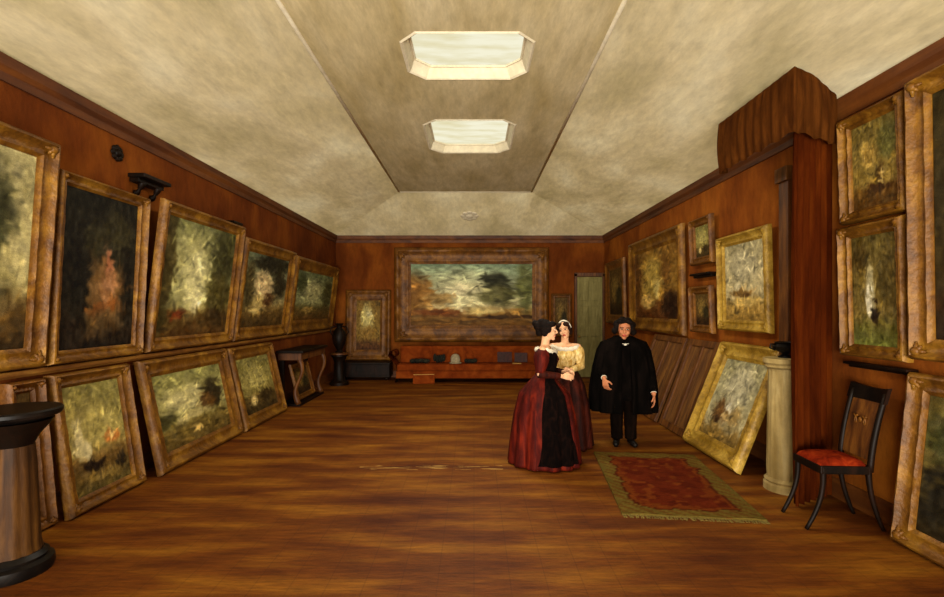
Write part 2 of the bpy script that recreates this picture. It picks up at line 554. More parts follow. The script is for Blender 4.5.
def make_art(spec, n=96):
    """spec: dict(sky, low, ground, hz, blobs=[(u,v,ru,rv,col,hard)], seed, rough)"""
    seed = spec.get('seed', 1)
    t = np.linspace(0, 1, n)
    U, V = np.meshgrid(t, t)
    wa = spec.get('warp', 0.10) * 0.55
    du = (smooth_noise(n, seed, 7) - 0.5) * wa + (smooth_noise(n, seed + 1, 19) - 0.5) * wa * 0.8
    dv = (smooth_noise(n, seed + 2, 7) - 0.5) * wa + (smooth_noise(n, seed + 3, 19) - 0.5) * wa * 0.8
    u, v = U + du, V + dv
    hz = spec['hz']
    A = lambda c: np.array(c, float)[None, None, :]
    g = np.clip((v - hz) / (1 - hz), 0, 1)[..., None]
    img = A(spec['low']) * (1 - g) + A(spec['sky']) * g
    s = (1 / (1 + np.exp((v - hz) / 0.025)))[..., None]
    gg = np.clip(v / max(hz, 0.01), 0, 1)[..., None]
    g2 = A(spec.get('fore', spec['ground']))
    img = img * (1 - s) + (g2 * (1 - gg) + A(spec['ground']) * gg) * s
    for (bu, bv, ru, rv, col, hard) in spec['blobs']:
        d = np.sqrt(((u - bu) / ru) ** 2 + ((v - bv) / rv) ** 2)
        k = (1 / (1 + np.exp(np.clip((d - 1) * hard * 1.7, -40, 40))))[..., None]
        img = img * (1 - k) + A(col) * k
    # loaded-brush dabs: each picks up the colour under it and lays it a little lighter or darker
    rs = np.random.RandomState(seed + 9)
    for q in range(420):
        cu, cv = rs.rand(), rs.rand()
        ln, wd = rs.uniform(.02, .07), rs.uniform(.008, .022)
        an = rs.normal(0, .6) if cv > hz else rs.normal(0, .25)
        if rs.rand() < .25:
            an += PI / 2
        du_, dv_ = U - cu, V - cv
        p_ = (du_ * math.cos(an) + dv_ * math.sin(an)) / ln
        r_ = (-du_ * math.sin(an) + dv_ * math.cos(an)) / wd
        k = (np.clip(1.4 - np.sqrt(p_ * p_ + r_ * r_), 0, 1) * .85)[..., None]
        c = img[int(cv * (n - 1)), int(np.clip(cu + rs.normal(0, .03), 0, 1) * (n - 1))]
        img = img * (1 - k) + (c * rs.uniform(.68, 1.36) + rs.uniform(-6, 6)) * k
    img *= (0.88 + 0.24 * smooth_noise(n, seed + 5, 13))[..., None]
    img += ((smooth_noise(n, seed + 6, 27) - 0.5) * 26)[..., None]
    img = np.clip(img, 3, 250) / 255.0
    return np.where(img <= 0.04045, img / 12.92, ((img + 0.055) / 1.055) ** 2.4)


PROF = [(0, 0), (0, .5, 0), (.05, .72, 0), (.13, .95, .10), (.22, 1.0, .05), (.31, .80, 0), (.40, .58, 0), (.52, .48, .10), (.64, .44, .10),
        (.74, .52, 0), (.81, .54, .06), (.88, .40, 0), (.94, .32, 0), (1.0, .26, 0), (1.0, 0, 0)]


def frame_mesh(w, h, fw, d, seed=0):
    bm = bmesh.new()
    rnd = random.Random(seed)
    seg = 22
    loops = []
    for pi_, p in enumerate(PROF):
        t, y = p[0] * fw, p[1] * d
        am = p[2] if len(p) > 2 else 0
        cs = [(-w / 2 + t, t), (w / 2 - t, t), (w / 2 - t, h - t), (-w / 2 + t, h - t)]
        lp = []
        for s in range(4):
            (xa, za), (xb, zb) = cs[s], cs[(s + 1) % 4]
            for k in range(seg):
                f = k / seg
                yy = y
                if am and k:
                    yy += d * am * 0.6 * (math.sin(f * PI * (seg if pi_ % 2 else seg / 2)) + (rnd.random() - .5) * 0.8)
                lp.append(bm.verts.new((xa + (xb - xa) * f, -yy, za + (zb - za) * f)))
        loops.append(lp)
    n = seg * 4
    for i in range(len(loops)):
        A_, B_ = loops[i], loops[(i + 1) % len(loops)]
        for k in range(n):
            bm.faces.new((A_[k], A_[(k + 1) % n], B_[(k + 1) % n], B_[k]))
    return bm


def canvas_obj(w, h, y, spec, parent, n=56):
    img = make_art(spec, n)
    verts = []
    for j in range(n):
        for i in range(n):
            verts.append((-w / 2 + w * i / (n - 1), y, h * j / (n - 1)))
    nb = len(verts)
    faces = [(j * n + i, j * n + i + 1, (j + 1) * n + i + 1, (j + 1) * n + i) for j in range(n - 1) for i in range(n - 1)]
    # turned edges and back, so the canvas has its thickness
    rim = [i for i in range(n)] + [j * n + n - 1 for j in range(1, n)] + [(n - 1) * n + i for i in range(n - 2, -1, -1)] + [j * n for j in range(n - 2, 0, -1)]
    back = []
    for r_ in rim:
        x, yy, z = verts[r_]
        back.append(len(verts))
        verts.append((x, yy + 0.012, z))
    m = len(rim)
    for k in range(m):
        faces.append((rim[k], back[k], back[(k + 1) % m], rim[(k + 1) % m]))
    faces.append(tuple(back))
    me = bpy.data.meshes.new('canvas')
    me.from_pydata(verts, [], faces)
    ca = me.color_attributes.new('Col', 'FLOAT_COLOR', 'POINT')
    cols = np.ones((len(verts), 4))
    cols[:nb, :3] = img.reshape(-1, 3)
    cols[nb:, :3] = (0.2, 0.13, 0.06)
    ca.data.foreach_set('color', cols.astype(np.float32).ravel())
    me.materials.append(M['canvas'])
    me.polygons.foreach_set('use_smooth', [True] * len(me.polygons))
    o = bpy.data.objects.new('canvas', me)
    COL.objects.link(o)
    o.parent = parent
    return o


def leaf_ornament(s, d, sx, sz):
    bm = bmesh.new()
    ell(bm, (0, 0, 0), (s * .55, d * .45, s * .55), 2)
    for a, l in ((0, 1.0), (45, .8), (90, 1.0)):
        c, q = math.cos(R(a)) * sx, math.sin(R(a)) * sz
        cap(bm, (0, 0, 0), s * .32, (c * s * l, d * .08, q * s * l), s * .15, 10)
    return bm


PN = [0]


def picture(label, w, h, fw, loc, rz, tilt, spec, gold='gold', d=0.075, orn=0.0, group=None, name='framed_painting', n=96):
    PN[0] += 1
    root = thing(name, label, 'painting', loc, (tilt, 0, rz), group)
    fr = link('frame', frame_mesh(w, h, fw, d, PN[0]), M[gold], root, True, 40)
    co = canvas_obj(w - 2 * fw + 0.012, h - 2 * fw + 0.012, -d * 0.2, spec, root, n)
    co.location = (0, 0, fw - 0.006)
    bk = link('backing_board', bxo(-w / 2 + fw * .8, w / 2 - fw * .8, -0.004, 0.006 - 0.007, fw * .8, h - fw * .8), M['board'], root)
    if orn > 0:
        for sx in (-1, 1):
            for sz in (-1, 1):
                o = link('corner_ornament', leaf_ornament(orn, d * 0.7, -sx, -sz), M[gold], fr, True)
                o.location = (sx * (w / 2 - fw * .42), -d * .80, (fw * .42 if sz < 0 else h - fw * .42))
    return root


G = {
    'tree_haze': dict(sky=(168, 158, 108), low=(158, 146, 92), ground=(84, 62, 26), fore=(48, 34, 14), hz=.26, seed=11,
                      blobs=[(.45, .70, .42, .24, (36, 36, 18), 6), (.60, .52, .16, .2, (52, 52, 26), 6), (.5, .3, .3, .10, (60, 50, 22), 6), (.93, .55, .1, .2, (178, 166, 112), 4)]),
    'dark_tower': dict(sky=(20, 18, 9), low=(28, 22, 12), ground=(34, 22, 10), fore=(14, 9, 4), hz=.16, seed=21, warp=.14,
                       blobs=[(.55, .36, .32, .24, (84, 62, 28), 3), (.58, .38, .22, .18, (112, 80, 42), 3), (.60, .56, .05, .16, (150, 92, 62), 6), (.60, .42, .12, .11, (144, 98, 60), 4), (.22, .45, .12, .3, (16, 13, 6), 4), (.92, .5, .1, .3, (18, 15, 7), 4),
                              (.40, .70, .13, .10, (40, 36, 18), 6), (.75, .78, .22, .12, (42, 38, 20), 5), (.7, .62, .1, .06, (36, 32, 16), 6), (.62, .26, .2, .05, (120, 72, 30), 6)]),
    'misty_lake': dict(sky=(112, 112, 66), low=(150, 146, 92), ground=(98, 76, 30), fore=(66, 42, 14), hz=.26, seed=31,
                       blobs=[(.36, .58, .28, .30, (166, 160, 104), 4), (.42, .46, .13, .26, (204, 196, 138), 5), (.86, .72, .22, .3, (54, 52, 24), 5), (.80, .38, .2, .2, (72, 64, 28), 5),
                              (.04, .5, .09, .6, (66, 56, 24), 6), (.22, .20, .1, .05, (120, 44, 14), 6), (.47, .3, .05, .1, (228, 218, 160), 6), (.82, .16, .2, .07, (48, 34, 12), 6)]),
    'gorge': dict(sky=(104, 112, 84), low=(150, 136, 86), ground=(110, 84, 36), fore=(62, 44, 18), hz=.30, seed=41,
                  blobs=[(.6, .88, .5, .12, (30, 28, 16), 6), (.80, .6, .2, .2, (40, 36, 20), 6), (.42, .55, .2, .22, (196, 170, 118), 5), (.3, .3, .2, .12, (188, 164, 96), 5), (.1, .55, .12, .3, (64, 54, 26), 6), (.55, .38, .1, .1, (70, 44, 20), 7)]),
    'green_coast': dict(sky=(104, 114, 76), low=(140, 142, 96), ground=(92, 84, 42), fore=(80, 52, 18), hz=.32, seed=51,
                        blobs=[(.42, .60, .26, .22, (158, 156, 108), 5), (.88, .6, .16, .3, (64, 64, 32), 6), (.3, .2, .16, .07, (170, 140, 70), 6), (.1, .75, .14, .2, (60, 66, 38), 6)]),
    'sails_fire': dict(sky=(132, 124, 66), low=(168, 152, 84), ground=(108, 78, 34), fore=(92, 78, 36), hz=.36, seed=61,
                       blobs=[(.5, .60, .3, .16, (172, 158, 88), 4), (.16, .50, .08, .18, (214, 202, 146), 6), (.28, .40, .08, .1, (220, 208, 156), 6), (.74, .44, .13, .06, (206, 128, 56), 6), (.76, .46, .05, .04, (250, 214, 130), 8),
                              (.36, .24, .18, .055, (30, 18, 8), 8), (.86, .18, .12, .055, (28, 20, 10), 8), (.5, .12, .3, .03, (140, 116, 56), 6)]),
    'pale_valley': dict(sky=(134, 130, 72), low=(166, 158, 98), ground=(112, 96, 42), fore=(82, 64, 26), hz=.32, seed=71,
                        blobs=[(.40, .6, .30, .16, (190, 180, 122), 4), (.80, .58, .15, .24, (44, 36, 16), 6), (.70, .48, .12, .12, (84, 58, 24), 6), (.45, .36, .24, .07, (178, 164, 104), 6), (.48, .16, .06, .05, (206, 176, 100), 7), (.1, .4, .12, .1, (70, 66, 32), 6)]),
    'gold_mist': dict(sky=(120, 112, 58), low=(140, 126, 64), ground=(96, 76, 34), fore=(50, 38, 16), hz=.3, seed=81,
                      blobs=[(.45, .6, .28, .2, (160, 148, 84), 4), (.3, .2, .1, .1, (200, 176, 110), 6), (.7, .25, .2, .12, (52, 40, 16), 6)]),
    'brown_study': dict(sky=(78, 58, 24), low=(92, 66, 26), ground=(60, 40, 16), fore=(34, 20, 8), hz=.3, seed=91,
                        blobs=[(.45, .55, .25, .25, (120, 96, 44), 4), (.7, .4, .2, .2, (42, 36, 16), 5)]),
    'harbour': dict(sky=(112, 132, 104), low=(206, 196, 146), ground=(146, 110, 50), fore=(96, 62, 20), hz=.30, seed=101, warp=.06,
                    blobs=[(.42, .70, .30, .20, (170, 174, 132), 3), (.42, .52, .24, .20, (206, 198, 150), 3), (.41, .58, .08, .09, (228, 216, 166), 4),
                           (.02, .52, .12, .30, (118, 78, 28), 5), (.14, .50, .06, .20, (150, 106, 46), 6), (.26, .43, .09, .10, (150, 120, 66), 5),
                           (.69, .70, .11, .15, (34, 34, 18), 6), (.75, .50, .10, .18, (60, 58, 28), 5), (.66, .48, .10, .14, (96, 92, 52), 4), (.95, .62, .08, .40, (84, 86, 42), 4),
                           (.5, .24, .24, .05, (200, 178, 112), 5), (.2, .22, .24, .06, (112, 60, 18), 4), (.78, .14, .3, .03, (60, 38, 14), 6), (.15, .31, .03, .06, (206, 160, 84), 6), (.41, .27, .03, .05, (240, 224, 170), 6)]),
    'gilt_figure': dict(sky=(104, 78, 30), low=(120, 94, 38), ground=(96, 60, 22), fore=(60, 32, 12), hz=.2, seed=111,
                        blobs=[(.45, .62, .26, .28, (180, 164, 100), 5), (.5, .35, .3, .12, (130, 98, 40), 5), (.55, .72, .1, .08, (206, 192, 134), 6)]),
    'golden_hall': dict(sky=(120, 84, 30), low=(150, 112, 44), ground=(112, 70, 24), fore=(72, 38, 12), hz=.3, seed=121,
                        blobs=[(.45, .6, .26, .3, (160, 134, 60), 4), (.3, .25, .16, .1, (196, 160, 84), 6), (.85, .2, .16, .2, (36, 18, 6), 6), (.05, .6, .1, .5, (84, 52, 18), 6), (.55, .42, .08, .12, (186, 164, 92), 6), (.75, .65, .12, .22, (108, 72, 26), 6)]),
    'pale_town': dict(sky=(152, 142, 104), low=(186, 170, 124), ground=(160, 130, 66), fore=(140, 108, 46), hz=.28, seed=131,
                      blobs=[(.5, .7, .34, .2, (170, 160, 124), 4), (.45, .36, .3, .06, (112, 84, 40), 6), (.55, .33, .08, .05, (80, 54, 22), 7), (.55, .24, .3, .05, (190, 160, 88), 6), (.3, .45, .1, .05, (196, 184, 144), 5)]),
    'grey_flowers': dict(sky=(134, 128, 92), low=(164, 154, 116), ground=(126, 98, 46), fore=(112, 88, 40), hz=.14, seed=141, warp=.16,
                         blobs=[(.55, .66, .3, .26, (168, 160, 128), 4), (.35, .32, .2, .15, (92, 62, 28), 5), (.55, .42, .06, .08, (214, 206, 180), 6), (.3, .22, .1, .07, (52, 32, 14), 6), (.48, .28, .06, .04, (178, 150, 96), 6), (.7, .3, .18, .12, (148, 124, 74), 5)]),
    'gold_ship': dict(sky=(108, 92, 42), low=(132, 108, 48), ground=(96, 66, 22), fore=(80, 52, 18), hz=.24, seed=151,
                      blobs=[(.34, .70, .12, .08, (206, 172, 84), 6), (.4, .6, .16, .12, (158, 128, 60), 5), (.62, .36, .1, .14, (74, 54, 20), 6), (.66, .30, .03, .16, (176, 148, 84), 8), (.8, .72, .2, .2, (96, 92, 46), 4), (.6, .2, .3, .05, (60, 36, 12), 6)]),
    'white_sail': dict(sky=(86, 72, 30), low=(118, 98, 48), ground=(88, 80, 34), fore=(92, 94, 38), hz=.24, seed=161,
                       blobs=[(.42, .48, .11, .22, (170, 158, 116), 5), (.38, .42, .05, .14, (226, 216, 184), 7), (.50, .27, .09, .045, (24, 14, 6), 8), (.56, .32, .02, .12, (40, 26, 12), 8), (.8, .6, .2, .3, (76, 62, 26), 4), (.2, .8, .2, .15, (70, 54, 20), 4)]),
    'night_wood': dict(sky=(40, 32, 10), low=(52, 40, 13), ground=(48, 30, 9), fore=(30, 17, 5), hz=.2, seed=171,
                       blobs=[(.6, .5, .2, .2, (60, 54, 26), 4)]),
    'thicket': dict(sky=(84, 72, 32), low=(104, 86, 40), ground=(52, 42, 16), fore=(30, 22, 8), hz=.2, seed=181, warp=.18,
                    blobs=[(.2, .7, .2, .2, (56, 56, 24), 4), (.12, .3, .14, .2, (22, 18, 8), 5), (.5, .5, .2, .25, (112, 92, 44), 4), (.8, .4, .2, .3, (44, 40, 16), 4), (.3, .5, .1, .1, (90, 84, 38), 5)]),
}

LW, RW = R(90), R(-90)
UP = 'tilted paintings of the upper left row'
LO = 'paintings leaning along the left wall'


def left_up(label, y0, y1, z0, z1, out, art, fw, gold='gold', orn=0.05, d=0.08):
    h = math.hypot(z1 - z0, out)
    t = math.asin(out / h)
    return picture(label, y1 - y0, h, fw, (XL + 0.022, (y0 + y1) / 2, z0 + d * math.sin(t) + 0.002), LW, t, G[art], gold, d, orn, UP)


def left_low(label, y0, y1, ztop, out, art, fw, gold='gold', orn=0.05, d=0.08):
    h = math.hypot(ztop, out)
    t = math.asin(out / h)
    return picture(label, y1 - y0, h, fw, (XL + 0.032 + out, (y0 + y1) / 2, 0.002), LW, -t, G[art], gold, d, orn, LO)


left_up('large gilt-framed painting of a hazy tree, cut off by the picture edge, upper left', 2.45, 3.72, 1.21, 2.93, 0.12, 'tree_haze', 0.15, 'gold', 0.06)
left_up('dark painting with a glowing pinkish tower, upper row beside the tree picture', 3.76, 4.80, 1.21, 2.76, 0.08, 'dark_tower', 0.105, 'gold', 0.04)
left_up('misty pale lake painting between dark trees, widest of the upper left row', 4.88, 6.58, 1.21, 2.78, 0.19, 'misty_lake', 0.14, 'gold', 0.05)
left_up('small gorge painting with dark upper corner, right of the misty lake picture', 6.64, 8.50, 1.21, 2.66, 0.18, 'gorge', 0.18, 'gold', 0.05)
left_up('grey-green coast painting, farthest of the upper left row', 8.56, 11.2, 1.21, 2.62, 0.18, 'green_coast', 0.24, 'gold', 0.06)

left_low('narrow brown-framed painting leaning between pedestal table and sea painting', 3.40, 3.70, 1.12, 0.10, 'brown_study', 0.09, 'gold_dark', 0.03)
left_low('leaning sea painting with white sails and orange fire, nearest on the left floor', 3.75, 4.60, 1.13, 0.17, 'sails_fire', 0.12, 'gold')
left_low('leaning pale valley painting with a dark tree, second along the left floor', 4.74, 6.40, 1.13, 0.24, 'pale_valley', 0.18, 'gold')
left_low('narrow leaning golden misty painting standing beside the dark console table', 6.46, 7.85, 1.12, 0.26, 'gold_mist', 0.18, 'gold')

# back wall
picture('large gilt-framed harbour landscape with dark trees hung mid back wall', 3.76, 2.30, 0.40, (-0.06, YB - 0.03, 0.87), 0, R(1), G['harbour'], 'gold_dark', 0.12, 0.14, n=140)
picture('tall gilt-framed figure study standing on the low dark chest', 1.10, 1.72, 0.26, (-2.58, YB - 0.12, 0.425), 0, R(-3), G['gilt_figure'], 'gold_dark', 0.08, 0.08)
picture('narrow brown-framed picture hung between harbour landscape and sage door', 0.50, 1.05, 0.10, (2.14, YB - 0.03, 1.0), 0, R(0.6), G['brown_study'], 'gold_dark', 0.05)


def right_up(label, y0, y1, z0, z1, art, fw, gold='gold', orn=0.05, d=0.075, out=0.03):
    h = math.hypot(z1 - z0, out)
    t = math.asin(out / h)
    return picture(label, y1 - y0, h, fw, (XR - 0.03, (y0 + y1) / 2, z0), RW, t, G[art], gold, d, orn)


right_up('narrow brown painting on the right wall, nearest the sage door', 9.95, 11.3, 1.35, 2.75, 'brown_study', 0.2, 'gold_dark', 0.05)
right_up('large golden-brown hall painting on the right wall above the cloaked man', 7.15, 9.55, 1.27, 2.95, 'golden_hall', 0.24, 'gold', 0.08, 0.09)
right_up('small brown study, upper of two in the narrow right-wall stack', 6.28, 6.90, 2.28, 2.92, 'gold_mist', 0.11, 'gold_dark', 0.04)
right_up('small brown study, lower of two in the narrow right-wall stack', 6.28, 6.90, 1.34, 1.98, 'brown_study', 0.11, 'gold_dark', 0.04)
right_up('pale town painting in bright gilt frame left of the brown pilaster', 5.06, 6.12, 1.40, 2.56, 'pale_town', 0.13, 'gold_light', 0.06)
right_up('gold-toned ship painting hung above the white sail painting', 3.46, 4.08, 2.37, 3.24, 'gold_ship', 0.10, 'gold', 0.05)
right_up('white sail painting hung below the ship painting, over the chair', 3.46, 4.08, 1.27, 2.34, 'white_sail', 0.10, 'gold', 0.05)
right_up('dark woodland painting at the right picture edge beside the ship painting', 2.10, 3.42, 1.30, 3.27, 'night_wood', 0.15, 'gold', 0.06, 0.10)


def right_low(label, y0, y1, ztop, out, art, fw, gold='gold', orn=0.05, d=0.08):
    h = math.hypot(ztop, out)
    t = math.asin(out / h)
    return picture(label, y1 - y0, h, fw, (XR - 0.032 - out, (y0 + y1) / 2, 0.002), RW, -t, G[art], gold, d, orn)


right_low('bright gilt-framed grey flower painting leaning beside the pale column', 4.80, 6.02, 1.24, 0.50, 'grey_flowers', 0.20, 'gold_light', 0.07, 0.09)
right_low('dark thicket painting leaning at the right edge behind the chair', 2.05, 3.44, 1.20, 0.13, 'thicket', 0.14, 'gold', 0.06)


def turned_canvas(label, y0, y1, ztop, out):
    """a stretched canvas leaning with its wooden back to the room"""
    h = math.hypot(ztop, out)
    t = math.asin(out / h)
    w = y1 - y0
    root = thing('turned_canvas', label, 'canvas', (XR - 0.032 - out, (y0 + y1) / 2, 0.002), (-t, 0, RW), 'turned canvases leaning on the right wall')
    link('cloth', bxo(-w / 2, w / 2, -0.014, 0, 0, h), M['board'], root)
    bm = bmesh.new()
    s = 0.09
    box(bm, -w / 2, -w / 2 + s, -0.045, -0.0145, 0, h, 0.004)
    box(bm, w / 2 - s, w / 2, -0.045, -0.0145, 0, h, 0.004)
    box(bm, -w / 2 + s, w / 2 - s, -0.045, -0.0145, 0, s, 0.004)
    box(bm, -w / 2 + s, w / 2 - s, -0.045, -0.0145, h - s, h, 0.004)
    link('stretcher', bm, M['midwood'], root)
    bm = bmesh.new()
    box(bm, -0.04, 0.04, -0.04, -0.0145, s, h - s, 0.004)
    link('cross_bar', bm, M['midwood'], root)


turned_canvas('brown canvas back leaning between gilt flower painting and cloaked man', 6.10, 6.95, 1.22, 0.46)
turned_canvas('brown canvas back leaning behind the cloaked man, farther of two', 7.05, 8.30, 1.22, 0.48)

# dark carved brackets and the boss on the frieze


def bracket(label, loc, rz, w=0.34, s=1.0, scrolls=True):
    root = thing('wall_bracket', label, 'bracket', loc, (0, 0, rz))
    bm = bmesh.new()
    box(bm, -w / 2, w / 2, -0.15 * s, 0, 0.0, 0.035 * s, 0.006)
    link('shelf', bm, M['darkwood'], root)
    bm = bmesh.new()
    box(bm, -w / 2 + .02, w / 2 - .02, -0.09 * s, 0, -0.04 * s, 0.0, 0.006)
    link('moulding', bm, M['darkwood'], root)
    for sx in (-1, 1) if scrolls else ():
        bm = bmesh.new()
        pts = [(sx * w * .28, -0.08 * s + 0.07 * s * f, -0.03 - 0.10 * s * math.sin(f * PI / 2)) for f in [i / 8 for i in range(9)]]
        tube(bm, pts, [0.014 * s + 0.018 * s * abs(math.cos(f * PI)) for f in [i / 8 for i in range(9)]], 8, up=(1, 0, 0))
        link('scroll', bm, M['darkwood'], root, True)


bracket('dark carved bracket above the gap right of the glowing tower painting', (XL + 0.001, 4.92, 2.96), LW, 0.42, 1.1)
bracket('small dark bracket above the right corner of the misty lake painting', (XL + 0.001, 6.66, 2.84), LW, 0.26, 0.9)
bracket('dark bracket between the two small brown studies on right wall', (XR - 0.001, 6.59, 2.13), RW, 0.55, 0.8, False)
bracket('dark ledge on the wall below the white sail painting', (XR - 0.001, 3.75, 1.20), RW, 0.60, 0.6, False)
bm = bmesh.new()
for k in range(8):
    t = 2 * PI * k / 8
    ell(bm, (0.012, 0.05 * math.cos(t), 0.05 * math.sin(t)), (0.014, 0.032, 0.032), 2)
ell(bm, (0.016, 0, 0), (0.03, 0.04, 0.04), 2)
o = link('wall_boss', bm, M['darkwood'], None, True)
o.location = (XL, 4.56, 3.14)
tag(o, 'dark round carved boss on the frieze above the tower painting', 'wall ornament')

# ------------------------------------------------------------------ canopy, curtain and pilaster on the right
can = thing('canopy', 'brown gathered cloth canopy jutting from the right wall under the ceiling', 'canopy', (0, 0, 0))
plan = [(2.68, 5.08), (2.56, 5.05), (2.56, 3.83), (3.125, 4.14)]
ztop, zbot = 3.60, 3.10
path = []
for i in range(3):
    a, b = Vector(plan[i]), Vector(plan[i + 1])
    n = max(6, int((b - a).length / 0.018))
    nn = (b - a).normalized()
    nrm = Vector((nn.y, -nn.x))
    for k in range(n + (1 if i == 2 else 0)):
        path.append((a + (b - a) * (k / n), nrm))
bm = bmesh.new()
rows = 9
grid = []
ctr = Vector((3.0, 4.5))
for r_ in range(rows):
    f = r_ / (rows - 1)
    row = []
    for i, (p, nrm) in enumerate(path):
        out = p - ctr
        out.normalize()
        amp = 0.003 + 0.008 * f
        q = p + out * (amp * math.sin(i * 0.9) + 0.02 * math.sin(f * PI) - 0.01)
        zz = ztop - (ztop - zbot) * f - (0.028 * abs(math.sin(i * 0.23)) if r_ == rows - 1 else 0) + (0.0 if r_ else 0)
        row.append(bm.verts.new((min(q.x, 3.17), q.y, zz)))
    grid.append(row)
for r_ in range(rows - 1):
    for i in range(len(path) - 1):
        bm.faces.new((grid[r_][i], grid[r_][i + 1], grid[r_ + 1][i + 1], grid[r_ + 1][i]))
bmesh.ops.solidify(bm, geom=bm.faces[:], thickness=0.01)
link('valance', bm, M['canopy'], can, True)
bm = bmesh.new()
ti = [(3.13, 5.10), (2.58, 5.03), (2.58, 3.87), (3.13, 4.16)]
lo_ = [bm.verts.new((x, y, ztop - 0.04)) for x, y in ti]
up_ = [bm.verts.new((x, y, ztop)) for x, y in ti]
bm.faces.new(lo_)
bm.faces.new(up_)
for k in range(4):
    bm.faces.new((lo_[k], lo_[(k + 1) % 4], up_[(k + 1) % 4], up_[k]))
link('top_board', bm, M['darkwood'], can)
bm = bmesh.new()
A, B = Vector((2.665, 4.00)), Vector((3.165, 4.27))
npl = 90
rows = []
dirn = (B - A).normalized()
nr = Vector((dirn.y, -dirn.x))
for r_ in range(16):
    f = r_ / 15
    row = []
    for i in range(npl + 1):
        g = i / npl
        am = 0.030 * (0.6 + 0.5 * f)
        q = A + (B - A) * g + nr * (am * math.sin(g * 2 * PI * 6.5 + 0.5 * math.sin(f * 3)) + 0.012 * math.sin(g * 41 + f * 2))
        row.append(bm.verts.new((q.x - 0.02 * math.sin(f * PI) * (1 - g), q.y, 3.50 - 3.48 * f)))
    rows.append(row)
for r_ in range(15):
    for i in range(npl):
        bm.faces.new((rows[r_][i], rows[r_][i + 1], rows[r_ + 1][i + 1], rows[r_ + 1][i]))
bmesh.ops.solidify(bm, geom=bm.faces[:], thickness=0.008)
o = link('curtain', bm, M['curtain'], None, True)
tag(o, 'long red-brown curtain hanging from the canopy to the floor', 'curtain')

bm = bmesh.new()
box(bm, 3.02, XR - 0.001, 4.62, 4.76, 0.0, 3.04, 0.008)
box(bm, 2.99, XR - 0.001, 4.60, 4.78, 0.0, 0.22, 0.008)
box(bm, 2.99, XR - 0.001, 4.60, 4.78, 2.9, 3.04, 0.008)
struct('trim_9', bm, M['midwood'])

# ------------------------------------------------------------------ pale column with the dark urn
ped = thing('column_pedestal', 'pale fluted stone column pedestal standing beside the red-brown curtain', 'pedestal', (2.865, 4.42, 0))
ped.scale = (1, 1, 0.965)
bm = bmesh.new()
lathe(bm, [(0.145, 0.12), (0.15, 0.2), (0.143, 0.7), (0.136, 1.12), (0.14, 1.15)], seg=72, flute=lambda a, z: 1 - 0.03 * (0.5 + 0.5 * math.cos(a * 18)) ** 2)
link('shaft', bm, M['stone'], ped, True, 50)
bm = bmesh.new()
lathe(bm, [(0.175, 0), (0.175, 0.06), (0.16, 0.075), (0.17, 0.095), (0.15, 0.12)], seg=40)
link('base', bm, M['stone'], ped, True, 40)
bm = bmesh.new()
lathe(bm, [(0.14, 1.15), (0.165, 1.17), (0.16, 1.19), (0.178, 1.21), (0.178, 1.25), (0.16, 1.255)], seg=40)
link('capital', bm, M['stone'], ped, True, 40)
urn = thing('urn', 'small black urn standing on top of the pale column', 'urn', (2.865, 4.42, 1.212))
urn.scale = (1.15, 1.15, 1.0)
bm = bmesh.new()
lathe(bm, [(0.05, 0), (0.05, 0.012), (0.022, 0.03), (0.03, 0.045), (0.085, 0.075), (0.095, 0.105), (0.07, 0.13), (0.08, 0.142), (0.065, 0.145), (0.05, 0.12)], seg=28)
ub = link('bowl', bm, M['black'], urn, True, 50)
for s in (-1, 1):
    bm = bmesh.new()
    tube(bm, [(s * 0.08, 0, 0.07), (s * 0.12, 0, 0.09), (s * 0.115, 0, 0.125), (s * 0.075, 0, 0.125)], 0.008, 8, up=(0, 1, 0))
    link('handle', bm, M['black'], ub, True)

# ------------------------------------------------------------------ pedestal table, near left
tb = thing('pedestal_table', 'dark-topped pedestal table at the left edge before the leaning pictures', 'table', (-2.90, 3.02, 0))
bm = bmesh.new()
lathe(bm, [(0.02, 0.955), (0.16, 0.955), (0.235, 0.985), (0.245, 1.0), (0.245, 1.02), (0.235, 1.03), (0.05, 1.03)], seg=48)
link('tabletop', bm, M['black'], tb, True, 30)
bm = bmesh.new()
lathe(bm, [(0.10, 0.80), (0.13, 0.86), (0.17, 0.91), (0.20, 0.955)], seg=40)
link('apron', bm, M['darkwood'], tb, True, 40)
bm = bmesh.new()
lathe(bm, [(0.145, 0.13), (0.135, 0.18), (0.125, 0.4), (0.115, 0.68), (0.105, 0.80)], seg=64, flute=lambda a, z: 1 - 0.05 * (0.5 + 0.5 * math.cos(a * 12)) ** 2)
link('column', bm, M['umber'], tb, True, 50)
bm = bmesh.new()
lathe(bm, [(0.195, 0.0), (0.205, 0.03), (0.20, 0.07), (0.17, 0.085), (0.175, 0.105), (0.15, 0.13)], seg=48)
link('plinth', bm, M['black'], tb, True, 40)

